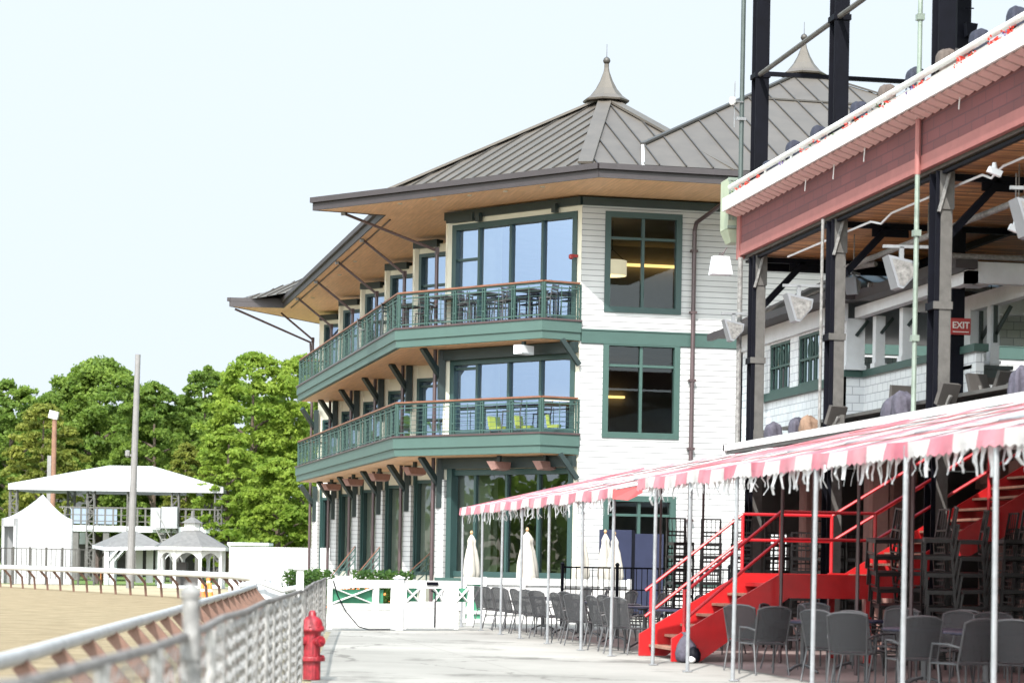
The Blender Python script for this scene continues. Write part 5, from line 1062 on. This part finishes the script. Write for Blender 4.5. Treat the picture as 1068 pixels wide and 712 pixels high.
t = thing("capped_post","slim white capped post rising above the chain link fence behind the hydrant","post",(p.x,p.y,0),0); q = MB(); q.box(-.04,.04,-.04,.04,0,1.38); q.build("post_shaft", white, t); q = MB(); q.box(-.08,.08,-.08,.08,1.38,1.41); q.box(-.06,.06,-.06,.06,1.41,1.45); q.build("post_cap", white, t)
# ---- running rail round the track
RR = thing("racetrack_rail","white and silver racetrack rail on brown gooseneck brackets curving round the sand track","rail",(rail_xy[3][0],rail_xy[3][1],0),0,world=True)
ZR = .90
fine = resample(rail_xy,1.0)
sm = [fine[0]]+[(fine[i-1]+fine[i]*2+fine[i+1])/4 for i in range(1,len(fine)-1)]+[fine[-1]]
split = next(i for i,v in enumerate(sm) if v.y > 56)
q = MB(); q.path([(v.x,v.y,ZR) for v in sm[:split]],.05,12); q.build("silver_rail", mat("silver_paint", (.36, .365, .375), .5, .15, var=.2, vscale=5), RR, True)
q = MB(); q.path([(v.x,v.y,ZR) for v in sm[split-1:]],.11,10); q.build("white_rail", white, RR, True)
rp = resample([(v.x,v.y) for v in sm],1.75)
for i,v in enumerate(rp):
    a = rp[max(i-1,0)]; b = rp[min(i+1,len(rp)-1)]; d_ = (b-a).normalized(); n_ = Vector((d_.y,-d_.x,0))
    q = MB(); u_ = Vector((0,0,1)); far = v.y > 58
    wd = .10 if not far else .085
    q.bar(v+u_*(ZR-.04)+n_*.0,v+u_*(ZR-.42)+n_*.34,.06,wd,n_); q.bar(v+u_*(ZR-.38)+n_*.325,v+n_*.38+u_*-.02,.06,wd*.9,n_)
    q.build("gooseneck_bracket", brown_arm, RR)
p = onD(278,611,50); t = thing("tarpaulin","crumpled white tarpaulin bundled at the end of the silver rail","tarpaulin",(p.x,p.y,0))
q = MB(); N,K = 18,6; vs = []
for k in range(K+1):
    for j in range(N):
        u = k/K; a_ = 2*math.pi*j/N; rr = (1.0-.7*u**2)*(1+.2*math.sin(3*a_+4*u)+.12*math.sin(7*a_+9*u)); vs.append((.62*rr*math.cos(a_),.5*rr*math.sin(a_),.95*u+.08*math.sin(4*a_+u*3)*(1 if k else 0)))
q.add(vs,[(k*N+j,k*N+(j+1)%N,(k+1)*N+(j+1)%N,(k+1)*N+j) for k in range(K) for j in range(N)]+[tuple(range(K*N,K*N+N))]); q.build("tarp_bundle", tent_w, t, True)
q = MB(); q.path([(-.6,-.3,.9),(-.2,-.45,1.0),(.3,-.45,.82),(.75,-.3,.9)],.06,8); q.build("rolled_edge", whitegrey, t, True)

# ================================================================== across the turn: tents, platform, gazebo, poles, trees
def far(name, lab, cat, px, d, group=None):
    p = onD(px, 580, d); return thing(name, lab, cat, (p.x, p.y, 0), -YAW, group), (lambda x: (x-px)*d/2400), (lambda y, x=px: 1.5+((586.5-(534-x)*.0175)-y)*d/2400)
# white hut tent with peak
T, lx, lz = far("peaked_tent","white peaked marquee tent with an open side, at the photo's left edge","tent",40,118)
ze = lz(541); zp = lz(515)
q = MB(); c4 = [(lx(2),.0),(lx(24),-1.6),(lx(77),-.6),(lx(55),2.6)]; ap = (lx(42),.4)
N = 6; vs = []
for k in range(N+1):
    u = k/N
    for i in range(4):
        for m_ in range(4):
            a_, b_ = c4[i], c4[(i+1)%4]; x = a_[0]+(b_[0]-a_[0])*m_/4; y = a_[1]+(b_[1]-a_[1])*m_/4; vs.append((x+(ap[0]-x)*u, y+(ap[1]-y)*u, ze+(zp-ze)*(u**1.45)-.12*math.sin(math.pi*m_/4)*(1-u)*0))
q.add(vs,[(k*16+j,k*16+(j+1)%16,(k+1)*16+(j+1)%16,(k+1)*16+j) for k in range(N) for j in range(16)]); q.build("tent_roof", tent_w, T, True)
q = MB()
for i in range(4):
    a_, b_ = Vector((*c4[i],0)), Vector((*c4[(i+1)%4],0)); dd = (b_-a_).normalized()
    if i != 0: q.bar(a_+Vector((0,0,ze/2)),b_+Vector((0,0,ze/2)),.04,ze)
q.build("side_wall", tent_w, T)
q = MB(); a_, b_ = Vector((*c4[0],0)), Vector((*c4[1],0)); 
for (u0,u1) in ((0,.12),(.8,1)): q.bar(a_+(b_-a_)*u0+Vector((0,0,ze/2)),a_+(b_-a_)*u1+Vector((0,0,ze/2)),.05,ze)
q.bar(a_+Vector((0,0,ze-.2)),b_+Vector((0,0,ze-.2)),.05,.4); q.build("door_drape", tent_w, T)
q = MB()
for c in c4: q = MB(); q.tube((c[0],c[1],0),(c[0],c[1],ze),.05,6); q.build('tent_pole', galv, T)
# second small white tent behind it at the very edge
# double deck viewing platform under a white roof
P, lx, lz = far("viewing_platform","two level grey truss viewing platform under a broad white tent roof","platform",130,142)
ze = lz(508); zr = lz(485.5); zd = lz(549); D = 3.6
q = MB(); e = [(lx(21),-D,ze),(lx(239),-D,ze),(lx(239),D,ze),(lx(21),D,ze),(lx(112),0,zr),(lx(158),0,zr)]
q.add(e,[(0,1,5,4),(1,2,5),(2,3,4,5),(3,0,4)]); 
for i in range(4): 
    a_,b_ = Vector(e[i]),Vector(e[(i+1)%4]); q.bar(a_-Vector((0,0,.17)),b_-Vector((0,0,.17)),.05,.36)
q.build("tent_roof", tent_w, P)
q = MB(); q.box(lx(55),lx(240),-D+.2,D,zd-.35,zd); q.build("deck", whitegrey, P)
def truss(mb,x,y,z0,z1,w_=.42):
    for sx in (-1,1):
        for sy in (-1,1): mb.bar((x+sx*w_/2,y+sy*w_/2,z0),(x+sx*w_/2,y+sy*w_/2,z1),.07,.07,(0,1,0))
    n = int((z1-z0)/.5)
    for i in range(n):
        za, zb_ = z0+(z1-z0)*i/n, z0+(z1-z0)*(i+1)/n; s_ = 1 if i%2 else -1
        for yy in (-1,1): mb.bar((x-s_*w_/2,y+yy*w_/2,za),(x+s_*w_/2,y+yy*w_/2,zb_),.04,.04,(0,1,0)); mb.bar((x-w_/2,y+yy*w_/2,za),(x+w_/2,y+yy*w_/2,za),.04,.04,(0,1,0))
for px,yy in ((25,-D+.4),(63,D-.4),(104,-D+.4),(145,-D+.4),(190,-D+.4),(209,D-.4),(234,-D+.4)):
    q = MB(); truss(q,lx(px),yy,0 if px in (25,63) else 0,ze-.2); q.build("truss_column", grey_st, P)
q = MB(); zt = lz(530)
for px in np.arange(78,241,8.2): q.box(lx(px)-.05,lx(px)+.05,-D+.22,-D+.3,zd,zt)
q.box(lx(72),lx(241),-D+.2,-D+.3,zt-.08,zt); q.box(lx(72),lx(241),-D+.23,-D+.27,zd+.25,zd+.3); q.box(lx(72),lx(241),-D+.23,-D+.27,zd+.62,zd+.66); q.build("guard_rail", grey_st, P)
q = MB(); q.box(lx(108),lx(131),-D+.24,-D+.27,zd+.1,zt-.1); q.box(lx(84),lx(102),-D+.24,-D+.27,zd+.1,zt-.1); q.build("infill_panel", paleblue, P)
q = MB(); q.box(lx(167),lx(177),-D-.4,-D+.1,zd-.2,lz(530)); q.box(lx(178),lx(194),-D-.5,-D+.12,zd-.1,lz(529)); q.build("white_board", floor_g, P)
q = MB(); 
for i in range(10): q.box(lx(176)+i*.16,lx(176)+i*.16+.3,-D-1.6,-D-.6,zd-.15-i*.32,zd-.1-i*.32)
q.bar((lx(176),-D-1.6,zd-.2),(lx(203),-D-1.6,.2),.06,.2,(0,1,0)); q.bar((lx(176),-D-1.6,zd+.9),(lx(203),-D-1.6,1.2),.05,.06,(0,1,0)); q.build("scaffold_stair", galv_w, P)
q = MB()
for px in (83,89,120,150,178,214,236): q = MB(); q.box(lx(px)-.18,lx(px)+.18,-D+.3,-D+.6,0,zd-.36); q.build('deck_leg', grey_st, P)
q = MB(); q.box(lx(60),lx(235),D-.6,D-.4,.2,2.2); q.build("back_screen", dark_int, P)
# small grey house behind
Hs, lx, lz = far("grey_house","small pale grey gabled house glimpsed between the tent and the pole","house",65,166)
zE, zP = lz(531), lz(513); q = MB(); x0,x1 = lx(56),lx(76); q.box(x0,x1,0,6,0,zE); q.add([(x0,0,zE),(x1,0,zE),((x0+x1)/2,0,zP)],[(0,1,2)]); q.build("wall", whitegrey, Hs)
q = MB(); xm=(x0+x1)/2; q.bar((x0-.3,3,zE-.2),(xm,3,zP+.05),7,.15,(-1,0,1)); q.bar((x1+.3,3,zE-.2),(xm,3,zP+.05),7,.15,(1,0,1)); q.build("roof", shingle_g, Hs); q = MB(); q.box(xm-.35,xm+.35,-.03,.05,zE-1.2,zE-.1); q.build("window", dark_int, Hs)
# shelter with grey hipped roof
B, lx, lz = far("picnic_shelter","open grey hip roofed picnic shelter left of the white gazebo","shelter",135,121)
ze, zr = lz(568.5), lz(553.5); q = MB(); e = [(lx(96),-1.6,ze),(lx(176),-2.6,ze),(lx(176),2,ze),(lx(96),2,ze),(lx(128),0,zr),(lx(142),0,zr)]; e[1]=(lx(165),-2.6,ze-.1); e[0]=(lx(120),-2.6,ze-.15)
e = [(lx(97),0,ze),(lx(118),-2.4,ze-.1),(lx(176),-1.2,ze),(lx(160),2.4,ze),(lx(110),2.4,ze),(lx(130),0,zr),(lx(142),0,zr)]
q.add(e,[(0,1,5),(1,2,6,5),(2,3,6),(3,4,5,6),(4,0,5)]); q.build("roof", shingle_g, B)
q = MB()
for i in range(5): 
    a_,b_ = Vector(e[i]),Vector(e[(i+1)%5]); q.bar(a_-Vector((0,0,.1)),b_-Vector((0,0,.1)),.08,.18)
q.build("fascia", whitegrey, B)
for px,y in ((101,0),(119,-2.2),(124,-2.),(171,-1.2),(158,2.2),(112,2.2)):
    q = MB(); q.box(lx(px)-.11,lx(px)+.11,y-.11,y+.11,0,ze-.1); q.bar((lx(px),y,ze-.9),(lx(px)+.6,y,ze-.2),.1,.1,(0,1,0)); q.build("post", taupe_cov if px < 105 else whitegrey, B)
q = MB(); q.box(lx(104),lx(116),-.4,.4,.72,.8); q.box(lx(106),lx(107),-.3,.3,0,.72); q.box(lx(113),lx(114),-.3,.3,0,.72); tb = q.build("bench_table", orange_w, B)
q = MB(); q.box(lx(140),lx(147),.5,.6,.1,1.9); q.box(lx(150),lx(157),.8,.9,.1,1.9); q.build("white_panel", white, B)
# gazebo
Z, lx, lz = far("gazebo","white octagonal gazebo with arched fretwork, grey roof and cupola","gazebo",200,112)
ze = lz(570); za = lz(552.5); R_ = lx(240)-lx(200)
q = MB(); q.lathe([(R_,ze),(.42,za)],(0,0,0),8,math.pi/8); q.build("roof", shingle_g, Z)
q = MB(); q.lathe([(R_*.99,ze-.17),(R_*1.0,ze-.005),(R_*.9,ze-.005),(R_*.9,ze-.17)],(0,0,0),8,math.pi/8); q.build("eave_board", white, Z)
q = MB(); q.lathe([(.4,za-.12),(.4,za+.34)],(0,0,0),8,math.pi/8); cu = q.build("cupola", white, Z)
q = MB(); q.lathe([(.55,za+.341),(.3,za+.5),(.1,za+.62),(.05,za+.95)],(0,0,0),8,math.pi/8); q.build("cupola_roof", shingle_g, cu)
for k in range(8):
    a_ = math.pi/8+k*math.pi/4; b_ = a_+math.pi/4; r0 = R_*.86; A_ = Vector((r0*math.cos(a_),r0*math.sin(a_),0)); Bq = Vector((r0*math.cos(b_),r0*math.sin(b_),0))
    q = MB(); q.tube(A_,A_+Vector((0,0,ze-.15)),.085,8); q.build("post", white, Z)
    q = MB(); n = 12; top = ze-.17; dd = Bq-A_
    for i in range(n):
        u0,u1 = i/n,(i+1)/n; h0 = .62-.50*math.sin(math.pi*u0)**.6; h1 = .62-.50*math.sin(math.pi*u1)**.6
        a2,b2 = A_+dd*u0,A_+dd*u1; nn = Vector((-dd.y,dd.x,0)).normalized()*.03
        q.add([a2+nn+Vector((0,0,top)),b2+nn+Vector((0,0,top)),b2+nn+Vector((0,0,top-h1)),a2+nn+Vector((0,0,top-h0)),a2-nn+Vector((0,0,top)),b2-nn+Vector((0,0,top)),b2-nn+Vector((0,0,top-h1)),a2-nn+Vector((0,0,top-h0))],[(0,1,2,3),(7,6,5,4),(3,2,6,7)])
    q.build("fretwork", white, Z)
    if k not in (5,): q = MB(); q.bar(A_+Vector((0,0,.75)),Bq+Vector((0,0,.75)),.05,.08); q.bar(A_+Vector((0,0,.15)),Bq+Vector((0,0,.15)),.05,.08); q.build("balustrade", white, Z)
q = MB(); q.lathe([(R_*.9,0),(R_*.9,.12)],(0,0,0),8,math.pi/8); q.build("floor", whitegrey, Z)
q = MB(); q.box(-.9,.6,-.4,.3,.12,.8); q.box(-.8,-.2,-.4,.3,.8,1.25); q.build("inner_bench", dark_int, Z)
# white board wall, hedges
p0 = onD(240,600,104); p1 = onD(352,600,99)
q = MB(); hw_ = 1.5+(581.5-570)*104/2400; q.bar((p0.x,p0.y,hw_/2),(p1.x,p1.y,hw_/2),.15,hw_); W_ = q.build("boundary_wall", white); tag(W_,"long plain white boundary wall between the gazebo and the clubhouse","wall")
pv = onD(258,580,128); t = thing("white_shed","low white roofed shed showing above the boundary wall","shed",(pv.x,pv.y,0),-YAW); q = MB(); q.box(-.9,1.0,0,2,0,2.2); q.build("wall", white, t); q = MB(); q.bar((0,1,2.25),(0,1.01,2.25),2.4,.2); q.prism([(-1.1,-.3),(1.2,-.3),(1.2,2.2),(-1.1,2.2)],2.201,2.36); q.build("roof", whitegrey, t)
def leafmass(q, n, f, size):
    for i in range(n):
        c, nr = f(); c = Vector(c); a_ = Vector((random.gauss(0,1),random.gauss(0,1),random.gauss(0,1)))+Vector(nr)*.8; a_.normalize(); b_ = a_.cross(Vector((random.gauss(0,1),random.gauss(0,1),random.gauss(0,1)))).normalized(); c_ = a_.cross(b_); s = size*random.uniform(.6,1.3)
        q.poly([c-b_*s,c+c_*s*.55,c+b_*s,c-c_*s*.55])
for px0,px1,d,lab,z1 in ((371,428,58,"clipped green hedge behind the white gates below the clubhouse steps",1.22),(300,345,62,"low green hedge behind the chain link fence left of the white gate",1.2)):
    a_, b_ = onD(px0,600,d), onD(px1,600,d-.6); dd = (b_-a_); dd.z = 0; n_ = Vector((-dd.y,dd.x,0)).normalized()
    q = MB(); leafmass(q, int(dd.length*2600), lambda: (Vector((a_.x,a_.y,0))+dd*random.random()+n_*random.uniform(-.3,.3)+Vector((0,0,random.uniform(.1,z1)))+Vector((0,0,random.gauss(0,.03))),(0,0,1)), .055)
    t = thing("clipped_hedge",lab,"hedge",(a_.x,a_.y,0),0,world=True); q.build("foliage", fol_h, t)
    q = MB()
    for k in range(10): v = Vector((a_.x,a_.y,0))+dd*(k+.5)/10; q.tube(v,v+Vector((0,0,z1*.8)),.015,5)
    q.build("stems", bark, t)
t = thing("flower_bed","orange flowering plants behind the wide white gate","plant",tuple(onD(367,625,57).xy)+(0,)); q = MB(); leafmass(q,260,lambda:((random.gauss(0,.3),random.gauss(0,.15),random.uniform(.3,.8)),(0,0,1)),.05); q.build("blossom", orange, t); q = MB(); leafmass(q,300,lambda:((random.gauss(0,.35),random.gauss(0,.15),random.uniform(.0,.5)),(0,0,1)),.06); q.build("leaves", fol_h, t)
# poles
Pp, lx, lz = far("light_pole","tall pale grey steel pole rising behind the far rail","pole",136,108)
q = MB(); q.tube((0,0,0),(.19,0,lz(369.5,139)),.19,12,.125); q.build("pole_shaft", pole_g, Pp); q = MB(); q.bar((-.25,-.05,lz(475)),(.15,-.05,lz(474)),.1,.1); q.lathe([(.05,0),(.12,.08),(.12,.3),(.06,.34)],(-.2,-.1,lz(477)),8); q.build("bracket_lamp", galv_w, Pp)
Pb, lx, lz = far("wooden_pole","brown wooden pole topped by a white camera","pole",53.5,150)
q = MB(); q.tube((0,0,0),(.06,0,lz(436)),.19,10,.15); q.build("pole_shaft", pole_br, Pb); q = MB(); q.bar((-.28,0,lz(431.5)),(.28,0,lz(433.5)),.42,.5); q.lathe([(.2,0),(.2,.12)],(.05,0,lz(437)),10); cm_ = q.build("pole_camera", letter_w, Pb); q = MB(); q.tube((-.285,-.05,lz(432)),(-.26,-.05,lz(432)),.15,12); q.build("lens", black, cm_); q = MB(); q.box(-.35,-.1,-.1,.2,0,lz(475)); q.build("conduit", pole_g, Pb)
a_ = onD(243,601,101); b_ = onD(339,603.5,66); t = thing("barrier_rail","low thick white barrier rail between the sand track bend and the white gates","rail",(a_.x,a_.y,0),0,world=True)
q = MB(); q.bar((a_.x,a_.y,.80),(b_.x,b_.y,.86),.1,.24); q.build("rail_beam", white, t)
for i in range(17):
    v = a_.lerp(b_,i/16); q = MB(); q.box(v.x-.07,v.x+.07,v.y-.06,v.y+.06,0,.70); q.build("rail_post", whitegrey, t)
# iron fence and barrels by the far rail
a_ = onD(-4,600,112); b_ = onD(98,600,116); t = thing("iron_fence","thin dark railing in front of the white peaked tent","railing",(a_.x,a_.y,0),math.atan2(b_.y-a_.y,b_.x-a_.x)); Ln = (b_-a_).length
q = MB(); q.box(0,Ln,-.02,.02,1.76,1.8); q.box(0,Ln,-.02,.02,.9,.93); q.build("rail", grey_st, t); q = MB(); n = int(Ln/.28)
for i in range(n+1): q.box(i*Ln/n-.012,i*Ln/n+.012,-.012,.012,.3,1.78)
q.build("pickets", grey_st, t)
for i in range(7): q = MB(); q.box(i*Ln/6-.04,i*Ln/6+.04,-.04,.04,0,1.86); q.build("post", grey_st, t)
for i,(px,d) in enumerate(((211.5,88),(219.5,87),(217.5,109))):
    p = onD(px,605,d); t = thing("traffic_cone",("small orange traffic cone behind the far rail, left of two","small orange traffic cone behind the far rail, right of two","short orange marker post standing beside the gazebo")[i],"cone",(p.x,p.y,0)); s_ = 1 if i < 2 else .5
    q = MB(); q.lathe([(.2,0),(.2,.03),(.12,.04),(.08,.3),(.045,.52),(.02,.54)] if i < 2 else [(.09,0),(.09,.6),(.05,.65)],(0,0,0),12); q.build("cone_body", orange, t); q = MB(); q.lathe([(.098,.2),(.084,.3)] if i < 2 else [(.093,.3),(.093,.4)],(0,0,0),12); q.build("reflective_band", letter_w, t)
# ---- trees
def tree(px, top, d, hw, M, lab, seed, base=None, dens=1., trunkM=bark, low=.16):
    r = np.random.default_rng(seed); p = onD(px, 580, d); H = 1.5+(579-(0)-top+(px-106)*.0175)*d/2400; R = hw*1.12*d/2400
    t = thing("leafy_tree", lab, "tree", (p.x,p.y,0), float(r.uniform(0,6)), "trees beyond the track")
    q = MB(); tips = []
    z0 = H*.18; q.path([(0,0,0),(.1,.05,z0),(.0,.1,H*.5),(.1,0,H*.86)],R*.055+.1,8,.06)
    nl = 13
    for i in range(nl):
        a_ = i*2.4+r.uniform(-.3,.3); zs = H*(.18+.5*i/nl); up = r.uniform(.25,.6); ln = R*r.uniform(.55,.95)*(1-.35*(i/nl)); e = Vector((math.cos(a_)*ln,math.sin(a_)*ln,zs+ln*up)); mid = Vector((math.cos(a_)*ln*.5,math.sin(a_)*ln*.5,zs+ln*up*.65))
        q.path([(0,.05,zs),mid,e],.05+R*.02,6,.025); tips.append(e); tips.append(mid.lerp(e,.5)+Vector((r.normal(0,.4),r.normal(0,.4),.6)))
    q.build("trunk", trunkM, t)
    C = []
    for e in tips: C.append((e.x,e.y,e.z,R*r.uniform(.16,.26)))
    n = int(230*dens)
    while len(C) < n+len(tips):
        u = r.uniform(low,1.0); a_ = r.uniform(0,2*math.pi)
        prof = math.sin(math.pi*min(1,max(0,((u-low)/(1-low))*.86+.14)))**.55 if u > low else 0
        rr = R*prof*(1+.16*math.sin(3*a_+seed)+.10*math.sin(5*a_+2*seed+u*6))*r.uniform(.5,.95)**.6
        if rr > .25*R or u > .75: C.append((rr*math.cos(a_),rr*math.sin(a_),H*u*.955,R*r.uniform(.08,.17)))
    V = []
    for (x,y,z,cr) in C:
        m_ = int(230*min(1.8,max(.35,(cr/1.0)**1.3)))
        dv = r.normal(size=(m_,3)); dv /= np.linalg.norm(dv,axis=1)[:,None]; dv[:,2] = np.where(dv[:,2] < -.3, -dv[:,2]*.6, dv[:,2])
        c = np.array([x,y,z])+dv*cr*(r.uniform(.25,1.08,size=(m_,1))**.5)*np.array([1.08,1.08,.82])
        nrm = dv*.6+r.normal(size=(m_,3))*.8+np.array([0,0,.35]); nrm /= np.linalg.norm(nrm,axis=1)[:,None]
        b_ = np.cross(nrm, r.normal(size=(m_,3))); b_ /= np.linalg.norm(b_,axis=1)[:,None]; c_ = np.cross(nrm,b_); s = r.uniform(.09,.21,size=(m_,1))*(d/165)
        V.append(np.stack([c-b_*s,c+c_*s*.62,c+b_*s,c-c_*s*.62],1))
    V = np.concatenate(V).reshape(-1,3); nf = len(V)//4
    me = bpy.data.meshes.new("crown"); me.from_pydata(V.tolist(),[],[(4*i,4*i+1,4*i+2,4*i+3) for i in range(nf)]); me.materials.append(M)
    o = bpy.data.objects.new("crown", me); COL.objects.link(o); o.parent = t
TR = [(-25,400,178,55,fol_a,"mid green broadleaf tree cut off by the photo's left edge",1,1.),(10,389,168,48,fol_a,"broadleaf tree with a thin airy top left of the wooden pole",2,.8),(42,412,158,40,fol_c,"yellowish broadleaf tree rising behind the wooden pole",3,1.),
 (100,371,180,72,fol_a,"broad dense tree directly behind the tent platform, tallest of the left group",4,1.5),(158,392,172,45,fol_a,"rounded tree right of the tall steel pole",5,1.2),(212,372,176,40,fol_a,"upright tree with gaps of sky, right of the platform roof",6,1.),(193,458,152,26,fol_c,"small olive yellow tree behind the end of the platform roof",7,.9),
 (262,361,152,60,fol_b,"bright lime green tree, largest beside the clubhouse",8,1.6),(312,364,160,54,fol_b,"lime green tree half hidden behind the clubhouse balcony",9,1.4),(235,440,140,34,fol_b,"low lime green tree with branches drooping above the gazebo",10,1.),(290,475,134,40,fol_b,"leafy tree low above the white boundary wall",11,1.2),
 (30,470,186,60,fol_a,"shady tree filling the gap behind the white tent",12,1.2),(130,455,192,75,fol_a,"deep green tree seen beneath the platform roof",13,1.3),(345,400,175,40,fol_a,"tree peeping out behind the clubhouse's far corner",14,1.),(190,420,200,50,fol_a,"distant tree filling the dip between the two groups",15,1.1),(70,405,205,70,fol_a,"pale distant tree between the wooden pole and the broad dense tree",16,1.3),(150,412,210,60,fol_a,"far off tree behind the tall steel pole",17,1.2),(240,395,205,60,fol_a,"far off tree behind the lime green trees",18,1.2)]
for a_ in TR: tree(a_[0],a_[1],a_[2],a_[3],a_[4],a_[5],a_[6],dens=a_[7],low=.10)
# woodland along the infield, out of the picture to the left: what the glass of the clubhouse mirrors
q = MB(); r = np.random.default_rng(5); V = []
for i in range(260):
    y = r.uniform(20,210); c0_ = np.array([-120-r.uniform(0,14)-(y-60)*.1,y,r.uniform(1,13+3*math.sin(y*.21))]); m_ = 40
    dv = r.normal(size=(m_,3)); c = c0_+dv*1.6; nr = r.normal(size=(m_,3)); b_ = np.cross(nr,r.normal(size=(m_,3))); b_ /= np.linalg.norm(b_,axis=1)[:,None]; c_ = np.cross(nr,b_); c_ /= np.linalg.norm(c_,axis=1)[:,None]; V.append(np.stack([c-b_*.7,c+c_*.5,c+b_*.7,c-c_*.5],1))
V = np.concatenate(V).reshape(-1,3); q.add(V.tolist(),[(4*i,4*i+1,4*i+2,4*i+3) for i in range(len(V)//4)]); o = q.build("woodland", fol_a); o["kind"] = "stuff"
